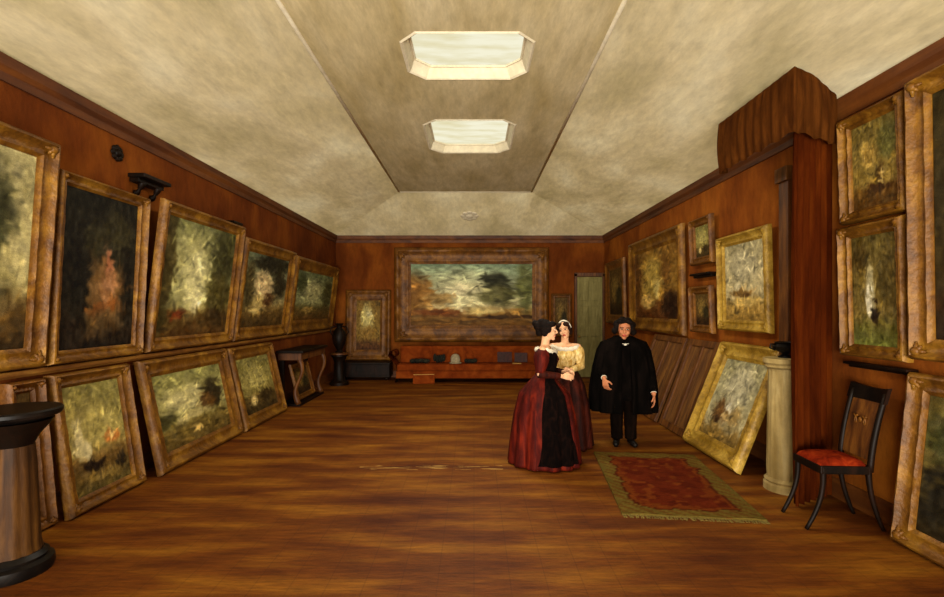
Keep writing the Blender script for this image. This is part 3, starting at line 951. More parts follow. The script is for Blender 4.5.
# ------------------------------------------------------------------ dark console table, far left, with the picture under it
ct = thing('console_table', 'dark console table with scrolled legs against the far left wall', 'table', (XL + 0.03, 8.85, 0))
W2, D2, Z2 = 0.70, 0.42, 0.96
link('tabletop', bxo(0.0, D2 + 0.04, -W2, W2, Z2 - 0.05, Z2, 0.012), M['darkwood'], ct)
link('apron', bxo(0.02, D2, -W2 + 0.04, W2 - 0.04, Z2 - 0.17, Z2 - 0.05, 0.006), M['midwood'], ct)
for s in (-1, 1):
    bm = bmesh.new()
    pts = []
    for i in range(15):
        f = i / 14
        pts.append((D2 - 0.06 + 0.06 * math.sin(f * 2 * PI), s * (W2 - 0.09), Z2 - 0.13 - f * (Z2 - 0.16)))
    tube(bm, pts, [0.05 - 0.02 * math.sin(i / 14 * PI) for i in range(15)], 10, up=(0, 1, 0))
    link('leg', bm, M['midwood'], ct, True)
    link('leg', bxo(0.03, 0.10, s * (W2 - 0.12) - 0.035, s * (W2 - 0.12) + 0.035, 0.0, Z2 - 0.1, 0.006), M['darkwood'], ct)
link('shelf', bxo(0.03, D2 - 0.02, -W2 + 0.05, W2 - 0.05, 0.0, 0.04, 0.006), M['darkwood'], ct)
picture('small brown painting leaning under the dark console table', 0.86, 0.66, 0.10, (XL + 0.30, 8.85, 0.046), LW, R(-14), G['brown_study'], 'gold_dark', 0.05)

# tall vase stand in the far left corner
vs = thing('vase_stand', 'dark round pedestal stand in the far left corner', 'pedestal', (-2.98, 10.62, 0))
bm = bmesh.new()
lathe(bm, [(0.21, 0), (0.21, 0.06), (0.16, 0.09), (0.12, 0.14), (0.11, 0.5), (0.15, 0.6), (0.18, 0.63), (0.18, 0.66)], seg=32)
link('column', bm, M['darkwood'], vs, True, 40)
link('cap', (lambda b: (lathe(b, [(0.17, 0.66), (0.2, 0.67), (0.2, 0.70), (0.17, 0.71)], seg=32), b)[1])(bmesh.new()), M['midwood'], vs, True, 40)
vv = thing('vase', 'tall dark brown vase on the round stand in the far left corner', 'vase', (-2.98, 10.62, 0.711))
bm = bmesh.new()
lathe(bm, [(0.08, 0), (0.085, 0.02), (0.06, 0.05), (0.13, 0.2), (0.155, 0.34), (0.12, 0.47), (0.06, 0.55), (0.065, 0.6), (0.1, 0.64), (0.09, 0.645), (0.05, 0.6)], seg=32)
vb = link('body', bm, M['darkwood'], vv, True, 40)
for s in (-1, 1):
    bm = bmesh.new()
    tube(bm, [(s * 0.145, 0, 0.37), (s * 0.2, 0, 0.45), (s * 0.17, 0, 0.56), (s * 0.065, 0, 0.58)], 0.013, 8, up=(0, 1, 0))
    link('handle', bm, M['darkwood'], vb, True)

# low dark chest under the figure study
ch = thing('low_chest', 'low dark wooden chest under the tall figure study', 'chest', (-2.58, 11.48, 0))
bm = bmesh.new()
box(bm, -0.60, 0.60, -0.24, 0.24, 0.07, 0.375, 0.008)
for x in (-0.42, 0, 0.42):
    box(bm, x - 0.17, x + 0.17, -0.252, -0.24, 0.11, 0.34, 0.006)
link('body', bm, M['darkwood'], ch)
link('lid', bxo(-0.62, 0.62, -0.26, 0.26, 0.375, 0.42, 0.01), M['darkwood'], ch)
for sx in (-1, 1):
    for sy in (-1, 1):
        bm = bmesh.new()
        ell(bm, (sx * 0.52, sy * 0.18, 0.038), (0.05, 0.05, 0.038), 2)
        link('foot', bm, M['darkwood'], ch, True)

# ------------------------------------------------------------------ settee under the harbour landscape
st = thing('settee', 'long low rust-red settee below the large harbour landscape', 'settee', (-0.07, 11.15, 0))
HW = 1.80
link('seat', bxo(-HW + 0.12, HW - 0.12, -0.30, 0.28, 0.26, 0.42, 0.04), M['settee'], st, True)
link('rail', bxo(-HW + 0.10, HW - 0.10, -0.29, 0.26, 0.10, 0.265, 0.015), M['settee'], st)
bm = bmesh.new()
box(bm, -HW + 0.12, HW - 0.12, 0.20, 0.33, 0.36, 0.80, 0.045)
link('backrest', bm, M['settee'], st, True)
for s in (-1, 1):
    bm = bmesh.new()
    pts = []
    for i in range(14):
        a = i / 13
        ang = R(-30 + 300 * a)
        rr = 0.13 - 0.06 * a
        pts.append((s * (HW - 0.02 + rr * math.cos(ang) * 0.8), rr * math.sin(ang) + 0.62))
    pts = [(s * (HW - 0.14), 0.20), (s * (HW - 0.10), 0.40), (s * (HW - 0.02), 0.50)] + pts[1:]
    front, backv = [], []
    rings = []
    for (x, z) in pts:
        rings.append((bm.verts.new((x, -0.28, z)), bm.verts.new((x, 0.30, z))))
    for i in range(len(rings) - 1):
        bm.faces.new((rings[i][0], rings[i][1], rings[i + 1][1], rings[i + 1][0]))
    bmesh.ops.solidify(bm, geom=bm.faces[:], thickness=0.07)
    link('arm', bm, M['settee'], st, True, 50)
    for y in (-0.22, 0.22):
        bm = bmesh.new()
        tube(bm, [(s * (HW - 0.16), y, 0.19), (s * (HW - 0.14), y, 0.1), (s * (HW - 0.09), y, 0.0)], [0.04, 0.032, 0.026], 10)
        link('leg', bm, M['darkwood'], st, True)
ZS = 0.422
rnd = random.Random(5)


def lumpy(c, r, n, seed, mat, name, label, cat, group=None):
    rr = random.Random(seed)
    bm = bmesh.new()
    for i in range(n):
        f = i / max(1, n - 1) - .5
        ell(bm, (f * 2 * r[0] * .8, (rr.random() - .5) * r[1], r[2] * (.42 + .2 * rr.random())), (r[0] * (.3 + .15 * rr.random()), r[1] * .6, r[2] * .42), 2)
    zmin = min(v.co.z for v in bm.verts)
    for v in bm.verts:
        v.co.z -= zmin
    o = link(name, bm, mat, None, True)
    o.location = c
    return tag(o, label, cat, group)


lumpy((-1.26, 11.12, ZS), (0.20, 0.12, 0.12), 6, 3, M['bundle'], 'shawl', 'crumpled dark shawl at the left end of the rust settee seat', 'shawl')
lumpy((-0.80, 11.10, ZS), (0.13, 0.12, 0.22), 5, 8, M['bundle'], 'cushion', 'dark green cushion heaped beside the pale bonnet on the settee', 'cushion')
lumpy((-0.08, 11.06, ZS), (0.13, 0.11, 0.12), 5, 9, M['bundle'], 'glove_heap', 'low dark heap of cloth right of the pale bonnet on settee', 'cloth')
bn = thing('bonnet', 'pale grey bonnet lying on the rust settee between dark cloths', 'bonnet', (-0.43, 11.08, ZS))
bm = bmesh.new()
lathe(bm, [(0.10, 0.0), (0.115, 0.05), (0.11, 0.12), (0.08, 0.19), (0.03, 0.215), (0.01, 0.217)], seg=24)
link('crown', bm, M['bonnet'], bn, True)
bm = bmesh.new()
lathe(bm, [(0.10, 0.0), (0.135, 0.002), (0.15, 0.012), (0.135, 0.016), (0.108, 0.03)], seg=24)
link('brim', bm, M['bonnet'], bn, True)
for i, (x, w_, h_, lab) in enumerate([(0.72, 0.34, 0.24, 'dark plum folio propped on the settee, left of the two'), (1.10, 0.30, 0.22, 'dark plum folio propped on the settee, right of the two')]):
    fo = thing('folio', lab, 'book', (x, 11.26, ZS + 0.002), (R(-14), 0, R(4 - 8 * i)), 'folios on the rust settee')
    link('cover', bxo(-w_ / 2, w_ / 2, -0.035, -0.028, 0, h_, 0.002), M['folio'], fo)
    link('cover', bxo(-w_ / 2, w_ / 2, -0.007, 0.0, 0, h_, 0.002), M['folio'], fo)
    link('pages', bxo(-w_ / 2 + 0.008, w_ / 2 - 0.008, -0.0279, -0.0071, 0.006, h_ - 0.006), M['paper'], fo)
bm = bmesh.new()
box(bm, -0.10, 0.10, -0.07, 0.07, 0, 0.012, 0.003)
o = link('letter', bm, M['paper'], None)
o.location = (0.98, 10.98, ZS + 0.001)
tag(o, 'small ochre paper lying on the settee before the folios', 'paper')
# portfolio leaning on the front of the settee
pf = thing('portfolio', 'worn ochre-edged portfolio leaning against the left front of the settee', 'portfolio', (-1.12, 10.70, 0.002), (R(-20), 0, R(6)))
link('cover', bxo(-0.24, 0.24, -0.03, -0.022, 0, 0.20, 0.003), M['settee'], pf)
link('cover', bxo(-0.24, 0.24, -0.008, 0, 0, 0.20, 0.003), M['settee'], pf)
link('sheets', bxo(-0.23, 0.235, -0.0218, -0.0082, 0.004, 0.213), M['paper'], pf)

# ------------------------------------------------------------------ rug
RX0, RY0, RWd, RL_, RA = 1.19, 3.86, 1.10, 1.68, R(-6.5)
root = thing('rug', 'worn red rug with olive border lying before the leaning flower painting', 'rug', (RX0, RY0, 0.0), (0, 0, RA))
nx, ny = 46, 74
me = bpy.data.meshes.new('pile')
verts, cols, faces = [], [], []
nA = smooth_noise(80, 301, 14)
nB = smooth_noise(80, 302, 30)
for j in range(ny):
    for i in range(nx):
        u, v = i / (nx - 1), j / (ny - 1)
        w_ = (nA[j, i] - .5) * 0.09 + (nB[j, i] - .5) * 0.05
        e = min(u * RWd, (1 - u) * RWd, v * RL_, (1 - v) * RL_) + w_
        if e < 0.025:
            c = (92, 76, 30)
        elif e < 0.14:
            st_ = math.sin((u * RWd + v * RL_) * 60)
            c = (98, 82, 32) if st_ > 0 else (92, 62, 22)
        elif e < 0.165:
            c = (70, 24, 8)
        elif e < 0.2:
            c = (104, 48, 14)
        else:
            st_ = math.sin(v * 34) * math.sin(u * 17)
            c = (88, 30, 10) if st_ > -0.2 else (78, 24, 8)
            if nB[j, i] > 0.66:
                c = (104, 46, 14)
        verts.append((u * RWd, v * RL_, 0.012 + 0.006 * nA[j, i] + 0.006 * math.sin(u * 9 + v * 5) ** 2))
        cols.append([lin(q) for q in c] + [1])
for j in range(ny - 1):
    for i in range(nx - 1):
        faces.append((j * nx + i, j * nx + i + 1, (j + 1) * nx + i + 1, (j + 1) * nx + i))
rim = [i for i in range(nx)] + [j * nx + nx - 1 for j in range(1, ny)] + [(ny - 1) * nx + i for i in range(nx - 2, -1, -1)] + [j * nx for j in range(ny - 2, 0, -1)]
base = []
for r_ in rim:
    base.append(len(verts))
    verts.append((verts[r_][0], verts[r_][1], 0.001))
    cols.append(cols[r_])
for k in range(len(rim)):
    q = (k + 1) % len(rim)
    faces.append((rim[k], base[k], base[q], rim[q]))
faces.append(tuple(base))
me.from_pydata(verts, [], faces)
ca = me.color_attributes.new('Col', 'FLOAT_COLOR', 'POINT')
ca.data.foreach_set('color', np.array(cols, dtype=np.float32).ravel())
me.materials.append(M['rug'])
o = bpy.data.objects.new('pile', me)
COL.objects.link(o)
o.parent = root
for yb, sg in ((0.0, -1), (RL_, 1)):
    bm = bmesh.new()
    for k in range(120):
        x = RWd * (k + .5) / 120
        dx = rnd.uniform(-.012, .012)
        tube(bm, [(x, yb, 0.009), (x + dx, yb + sg * 0.02, 0.006), (x + dx * 1.6, yb + sg * rnd.uniform(.035, .05), 0.0045)], 0.0035, 5)
    o = link('fringe', bm, M['fringe'], root)
    o['kind'] = 'stuff'

# ------------------------------------------------------------------ chair
cr = thing('side_chair', 'dark sabre-legged side chair with a red seat beside the curtain', 'chair', (2.80, 3.75, 0), (0, 0, R(-3)))
cr.scale = (0.79, 0.76, 1.05)
# local: faces -x, y is its width
SH = 0.47


def chair_leg(front, s):
    bm = bmesh.new()
    pts, rad = [], []
    for i in range(13):
        f = i / 12
        if front:
            x = -0.22 - 0.15 * f ** 2 + 0.02 * math.sin(f * PI)
            z = (SH - 0.02) * (1 - f)
        else:
            x = 0.20 + 0.14 * f ** 2
            z = (SH - 0.02) * (1 - f)
        pts.append((x, s * (0.20 + 0.0 * f), z))
        rad.append(0.027 - 0.010 * f)
    tube(bm, pts, rad, 10, up=(0, 1, 0))
    return bm


for s in (-1, 1):
    link('leg', chair_leg(True, s), M['darkwood'], cr, True)
    link('leg', chair_leg(False, s), M['darkwood'], cr, True)
bm = bmesh.new()
box(bm, -0.25, 0.22, -0.225, 0.225, SH - 0.07, SH - 0.01, 0.01)
link('seat_frame', bm, M['darkwood'], cr)
bm = bmesh.new()
n = 14
g = [[None] * (n + 1) for _ in range(n + 1)]
for i in range(n + 1):
    for j in range(n + 1):
        u, v = i / n * 2 - 1, j / n * 2 - 1
        g[i][j] = bm.verts.new((-0.025 + u * 0.22, v * 0.21, SH - 0.01 + 0.05 * max(0, (1 - u ** 4)) ** .5 * max(0, (1 - v ** 4)) ** .5))
for i in range(n):
    for j in range(n):
        bm.faces.new((g[i][j], g[i + 1][j], g[i + 1][j + 1], g[i][j + 1]))
es = [e for e in bm.edges if e.is_boundary]
bmesh.ops.edgeloop_fill(bm, edges=es)
link('seat', bm, M['seatred'], cr, True)['label'] = 'red cloth seat'


def back_x(f):
    return 0.21 + 0.05 * f + 0.09 * f * f


for s in (-1, 1):
    bm = bmesh.new()
    pts = [(back_x(i / 10), s * (0.205 + 0.01 * i / 10), SH - 0.05 + 0.55 * i / 10) for i in range(11)]
    tube(bm, pts, [0.028 - 0.004 * i / 10 for i in range(11)], 10, up=(0, 1, 0))
    link('back_post', bm, M['darkwood'], cr, True)
bm = bmesh.new()
for (f0, f1, th) in ((0.86, 1.05, 0.018),):
    pv = []
    for i in range(17):
        y = -0.25 + 0.5 * i / 16
        bow = 0.03 * (1 - (y / 0.25) ** 2)
        sc_ = 0.02 * (y / 0.25) ** 2
        a = [(back_x(f0) + bow - th, y, SH - 0.05 + 0.55 * f0 + 0.01), (back_x(f0) + bow + th, y, SH - 0.05 + 0.55 * f0 + 0.01),
             (back_x(f1) + bow + th, y, SH - 0.05 + 0.55 * f1 + sc_), (back_x(f1) + bow - th, y, SH - 0.05 + 0.55 * f1 + sc_)]
        pv.append([bm.verts.new(q) for q in a])
    for i in range(16):
        for k in range(4):
            bm.faces.new((pv[i][k], pv[i][(k + 1) % 4], pv[i + 1][(k + 1) % 4], pv[i + 1][k]))
    bm.faces.new(pv[0]); bm.faces.new(pv[-1])
link('top_rail', bm, M['darkwood'], cr, True, 40)
bm = bmesh.new()
pv = []
for i in range(9):
    f = 0.14 + 0.74 * i / 8
    hw = 0.175
    a = [(back_x(f) - 0.006, -hw, SH - 0.05 + 0.55 * f), (back_x(f) + 0.008, -hw, SH - 0.05 + 0.55 * f), (back_x(f) + 0.008, hw, SH - 0.05 + 0.55 * f), (back_x(f) - 0.006, hw, SH - 0.05 + 0.55 * f)]
    pv.append([bm.verts.new(q) for q in a])
for i in range(8):
    for k in range(4):
        bm.faces.new((pv[i][k], pv[i][(k + 1) % 4], pv[i + 1][(k + 1) % 4], pv[i + 1][k]))
bm.faces.new(pv[0]); bm.faces.new(pv[-1])
bpn = link('back_panel', bm, M['midwood'], cr, True, 40)
bpn['label'] = 'brown wooden back panel'
bm = bmesh.new()
for sgn in (-1, 1):
    pts = [(back_x(.62) - 0.014, sgn * (0.03 + 0.06 * i / 10 + 0.025 * math.sin(i / 10 * 2 * PI)), SH + 0.29 + 0.03 * math.cos(i / 10 * 2 * PI)) for i in range(11)]
    tube(bm, pts, 0.007, 6, up=(1, 0, 0))
ell(bm, (back_x(.62) - 0.014, 0, SH + 0.29), (0.01, 0.025, 0.02), 2)
link('carved_scroll', bm, M['gold_dark'], bpn, True)['label'] = 'small gilt scroll ornament'

# ------------------------------------------------------------------ people


def remesh(bm, name, voxel, mats, parent, lips=None, smooth=4):
    me = bpy.data.meshes.new(name)
    bm.to_mesh(me)
    bm.free()
    o = bpy.data.objects.new(name, me)
    COL.objects.link(o)
    m = o.modifiers.new('r', 'REMESH')
    m.mode = 'VOXEL'
    m.voxel_size = voxel
    s = o.modifiers.new('s', 'SMOOTH')
    s.factor = 0.5
    s.iterations = smooth
    dg = bpy.context.evaluated_depsgraph_get()
    me2 = bpy.data.meshes.new_from_object(o.evaluated_get(dg))
    o.modifiers.clear()
    o.data = me2
    bpy.data.meshes.remove(me)
    me2.name = name
    me2.materials.clear()
    for q in mats:
        me2.materials.append(q)
    me2.polygons.foreach_set('use_smooth', [True] * len(me2.polygons))
    if lips:
        c, r = lips
        for p in me2.polygons:
            d = p.center - c
            if (d.x / r[0]) ** 2 + (d.y / r[1]) ** 2 + (d.z / r[2]) ** 2 < 1:
                p.material_index = 1
    o.parent = parent
    return o


def hand(bm, w, d, nrm, side, curl=0.5, s=1.0):
    """palm, four fingers and a thumb; d = finger direction, nrm = palm-facing direction, side = thumb side"""
    w, d, nrm, side = Vector(w), Vector(d).normalized(), Vector(nrm).normalized(), Vector(side).normalized()
    for k in (-1, -.33, .33, 1):
        cap(bm, w + d * .012 * s + side * k * .016 * s, .015 * s, w + d * .08 * s + side * k * .030 * s, .0145 * s, 10)
    for k, ln in ((1, .070), (.33, .080), (-.33, .074), (-1, .056)):
        p = w + d * .085 * s + side * k * .031 * s
        dd = (d + side * k * .05).normalized()
        r = .0098 * s
        for j, fr in enumerate((.45, .32, .25)):
            a = curl * (0.5 + 0.6 * j)
            dq = (dd * math.cos(a) + nrm * math.sin(a)).normalized()
            q = p + dq * ln * fr * s
            cap(bm, p, r, q, r * .93, 8)
            p, r = q, r * .93
    p = w + d * .022 * s + side * .028 * s
    q = p + (d * .5 + side * .75 + nrm * .35).normalized() * .042 * s
    t = q + (d * .85 + side * .2 + nrm * .45).normalized() * .034 * s
    cap(bm, p, .015 * s, q, .0115 * s, 10)
    cap(bm, q, .0115 * s, t, .0095 * s, 10)


def head(bm, c, rot, s=1.0, female=False):
    def P(x, y, z):
        return Vector(c) + rot @ (Vector((x, y, z)) * s)

    def E(p, r):
        ell(bm, P(*p), (r[0] * s, r[1] * s, r[2] * s), 3, rot)
    E((0, .012, .022), (.074, .094, .096))
    E((0, -.022, -.04), (.058 if not female else .055, .068, .074))
    E((0, -.068, -.10), (.026, .022, .02))
    E((0, -.05, .04), (.062, .046, .05))
    for k in (-1, 1):
        E((k * .034, -.066, -.03), (.026, .026, .028))
        E((k * .03, -.084, .028), (.022, .012, .009))
        E((k * .074, .008, -.008), (.012, .022, .032))
        E((k * .011, -.102, -.030), (.009, .011, .008))
    cap(bm, P(0, -.092, .014), .0085 * s, P(0, -.114, -.024), .0115 * s, 10)
    E((0, -.089, -.058), (.024, .012, .007))
    E((0, -.087, -.069), (.020, .012, .008))
    return P


def person(label, loc, rz, sc, build, female):
    root = thing('person', label, 'person', loc, (0, 0, rz))
    root.scale = (sc, sc, sc)
    return root


def eyes(P, rot, s, root):
    for k in (-1, 1):
        bm = bmesh.new()
        ell(bm, (0, 0, 0), (.0135 * s, .010 * s, .0085 * s), 2)
        o = link('eye', bm, [M['linen'], M['eye']], root, True)
        for p in o.data.polygons:
            if p.center.y < -.002 and abs(p.center.x) < .008 * s:
                p.material_index = 1
        o.location = P(k * .031, -.0865, .010)
        o.rotation_euler = rot.to_euler()
        bm = bmesh.new()
        tube(bm, [P(k * .014, -.097, .028), P(k * .032, -.096, .034), P(k * .052, -.083, .028)], .0035 * s, 6)
        link('eyebrow', bm, M['hair'], root, True)


def loft(rings, n=64, fold=None, cap_top=False, a0=0.0, a1=2 * PI, th=0.0, span=None):
    """rings: (cx, cy, z, rx, ry)"""
    bm = bmesh.new()
    full = abs(a1 - a0 - 2 * PI) < 1e-6
    m = n if full else n + 1
    rr = []
    for i, (cx, cy, z, rx, ry) in enumerate(rings):
        f = i / (len(rings) - 1)
        row = []
        for k in range(m):
            a = a0 + (a1 - a0) * k / n
            if span:
                a = (a0 + a1) / 2 + (a - (a0 + a1) / 2) * span(f) + .05 * math.sin(f * 9)
            s = 1 + (fold(a, f) if fold else 0)
            row.append(bm.verts.new((cx + rx * s * math.cos(a), cy + ry * s * math.sin(a), z)))
        rr.append(row)
    for i in range(len(rings) - 1):
        for k in range(n):
            j = (k + 1) % m
            bm.faces.new((rr[i][k], rr[i][j], rr[i + 1][j], rr[i + 1][k]))
    if cap_top:
        bm.faces.new(rr[0])
    if th:
        bmesh.ops.recalc_face_normals(bm, faces=bm.faces[:])
        bmesh.ops.solidify(bm, geom=bm.faces[:], thickness=th)
    return bm


def interp(keys, n):
    keys = np.array(keys, float)
    t = np.linspace(0, len(keys) - 1, n)
    i = np.clip(np.floor(t).astype(int), 0, len(keys) - 2)
    f = (t - i)
    f = f * f * (3 - 2 * f) * 0.5 + f * 0.5
    return [tuple(keys[a] * (1 - b) + keys[a + 1] * b) for a, b in zip(i, f)]


I3 = Matrix.Identity(3)

# ---- the cloaked man -------------------------------------------------------
man = person('man in a long black cloak with bushy dark hair standing beyond the rug', (1.84, 5.90, 0.0), R(-8), 0.945, None, False)
hr = Euler((R(6), R(4), R(-6))).to_matrix()
HC = (0.0, -0.045, 1.50)
bm = bmesh.new()
P = head(bm, HC, hr, 1.10)
cap(bm, (0, 0.005, 1.28), .064, (0, -.015, 1.43), .058)
ell(bm, (0, 0, 1.18), (.185, .12, .17))
ell(bm, (0, -.02, 1.02), (.165, .125, .16))
ell(bm, (0, 0, .90), (.165, .125, .14))
for k in (-1, 1):
    cap(bm, (k * .10, 0, 1.30), .06, (k * .20, 0, 1.27), .06)
cap(bm, (-.20, 0, 1.27), .056, (-.30, 0.0, 1.00), .045)
cap(bm, (-.30, 0.0, 1.00), .044, (-.275, -.235, .885), .029)
hand(bm, (-.275, -.245, .875), (.15, -.25, -.9), (.6, .5, .1), (.75, -.55, .1), 0.75)
cap(bm, (.20, 0, 1.27), .056, (.31, -.06, .98), .045)
cap(bm, (.31, -.06, .98), .044, (.325, -.225, .70), .029)
hand(bm, (.325, -.235, .69), (.04, -.12, -1), (-.9, .3, 0), (-.2, -1, 0), 0.5)
for k in (-1, 1):
    cap(bm, (k * .085, 0, .86), .095, (k * .085, -.01, .48), .060)
    cap(bm, (k * .085, -.01, .48), .058, (k * .085, .01, .10), .040)
    cap(bm, (k * .085, .02, .045), .034, (k * (.085 + .03), -.12, .035), .030)
remesh(bm, 'body', 0.0065, [M['skin'], M['lips']], man, (P(0, -.092, -.062), (.025, .02, .013)))
eyes(P, hr, 1.10, man)
bm = bmesh.new()
rr = random.Random(4)
for i in range(70):
    a = rr.uniform(-PI, PI)
    e = rr.uniform(-.35, 1.25)
    x, y, z = math.cos(e) * math.sin(a), math.cos(e) * math.cos(a), math.sin(e)
    if y < -0.25 and z < 0.62:
        continue
    ell(bm, P(x * .086, y * .10 + .016, z * .098 + .022), (.036, .036, .034), 2)
ell(bm, P(0, .02, .035), (.084, .098, .092), 3, hr)
for k in (-1, 1):
    ell(bm, P(k * .088, .005, .0), (.030, .045, .060), 2, hr)
    ell(bm, P(k * .104, .02, -.03), (.044, .05, .05), 2, hr)
    ell(bm, P(k * .092, .03, .05), (.044, .05, .05), 2, hr)
    ell(bm, P(k * .05, -.06, .090), (.045, .035, .030), 2, hr)
hb = bm
# carve the face side clear
for v in list(hb.verts):
    q = hr.transposed() @ (v.co - Vector(HC))
    if q.y < -0.085 and q.z < 0.068 and abs(q.x) < 0.064:
        v.co = v.co + hr @ Vector((0, 0.035, 0.012))
remesh(hb, 'hair', 0.009, [M['hair']], man, None, 1)


def trouser_leg(k):
    return loft(interp([(k * .088, 0, .86, .112, .125), (k * .088, -.005, .62, .095, .10), (k * .087, -.005, .45, .082, .085), (k * .087, .01, .22, .072, .078), (k * .087, .005, .085, .070, .085)], 22), 32,
                lambda a, f: .03 * math.sin(5 * a + 9 * f) + .02 * math.sin(30 * f), th=-0.004)


for k in (-1, 1):
    link('trouser_leg', trouser_leg(k), M['trouser'], man, True)
    bm = bmesh.new()
    cap(bm, (k * .086, .03, .045), .044, (k * .118, -.135, .034), .036)
    ell(bm, (k * .088, .02, .07), (.046, .06, .05))
    bmesh.ops.bisect_plane(bm, geom=bm.verts[:] + bm.edges[:] + bm.faces[:], plane_co=(0, 0, .0), plane_no=(0, 0, -1), clear_outer=True)
    link('shoe', bm, M['black'], man, True)
link('coat', loft(interp([(0, 0, 1.335, .09, .085), (0, 0, 1.29, .20, .125), (0, 0, 1.18, .215, .145), (0, -.01, 1.0, .205, .155), (0, 0, .84, .225, .17), (0, 0, .60, .25, .19)], 26), 56,
                  lambda a, f: .02 * f * math.sin(9 * a), th=-0.006), M['cloak'], man, True)
for k, pts in ((-1, [(-.19, 0, 1.275), (-.26, 0, 1.13), (-.305, 0.0, 1.00), (-.295, -.10, .945), (-.278, -.215, .893)]), (1, [(.19, 0, 1.275), (.255, -.03, 1.13), (.312, -.06, .98), (.32, -.14, .84), (.325, -.215, .72)])):
    bm = bmesh.new()
    tube(bm, pts, [.075, .070, .062, .054, .046], 16, up=(0, 1, 0))
    sl = link('sleeve', bm, M['cloak'], man, True)
    bm = bmesh.new()
    d_ = (Vector(pts[-1]) - Vector(pts[-2])).normalized()
    tube(bm, [Vector(pts[-1]) - d_ * .012, Vector(pts[-1]) + d_ * .006], .036, 16, up=(0, 1, 0))
    link('cuff', bm, M['linen'], sl, True)


def cloak_fold(a, f):
    return (0.012 + .05 * f) * math.sin(11 * a + 1.5 * math.sin(2 * a)) + .02 * f * math.sin(23 * a)


bm = loft(interp([(0, .0, 1.40, .10, .09), (0, .005, 1.37, .165, .13), (0, .005, 1.325, .275, .17), (0, .005, 1.22, .325, .20), (0, .01, 1.0, .37, .235), (0, .015, .74, .405, .26), (0, .02, .44, .41, .275)], 40), 110,
          cloak_fold, a0=R(-90 + 9), a1=R(270 - 9), th=-0.01)
# draw the right front edge back where the forearms come through
link('cloak', bm, M['cloak'], man, True)
bm = bmesh.new()
tube(bm, [(.125 * math.sin(a), .01 - .118 * math.cos(a), 1.375 + .03 * (1 - math.cos(a)) * .6 - .03) for a in [R(x) for x in range(-165, 166, 15)]], .030, 10, flat=1.2)
link('collar', bm, M['cloak'], man, True)
bm = bmesh.new()
ell(bm, (0, -.098, 1.345), (.034, .022, .026), 2)
ell(bm, (-.026, -.112, 1.325), (.026, .013, .017), 2)
ell(bm, (.026, -.112, 1.325), (.026, .013, .017), 2)
ell(bm, (0, -.118, 1.295), (.022, .012, .036), 2)
link('cravat', bm, M['linen'], man, True)['label'] = 'white cravat'

# ---- the ladies ------------------------------------------------------------


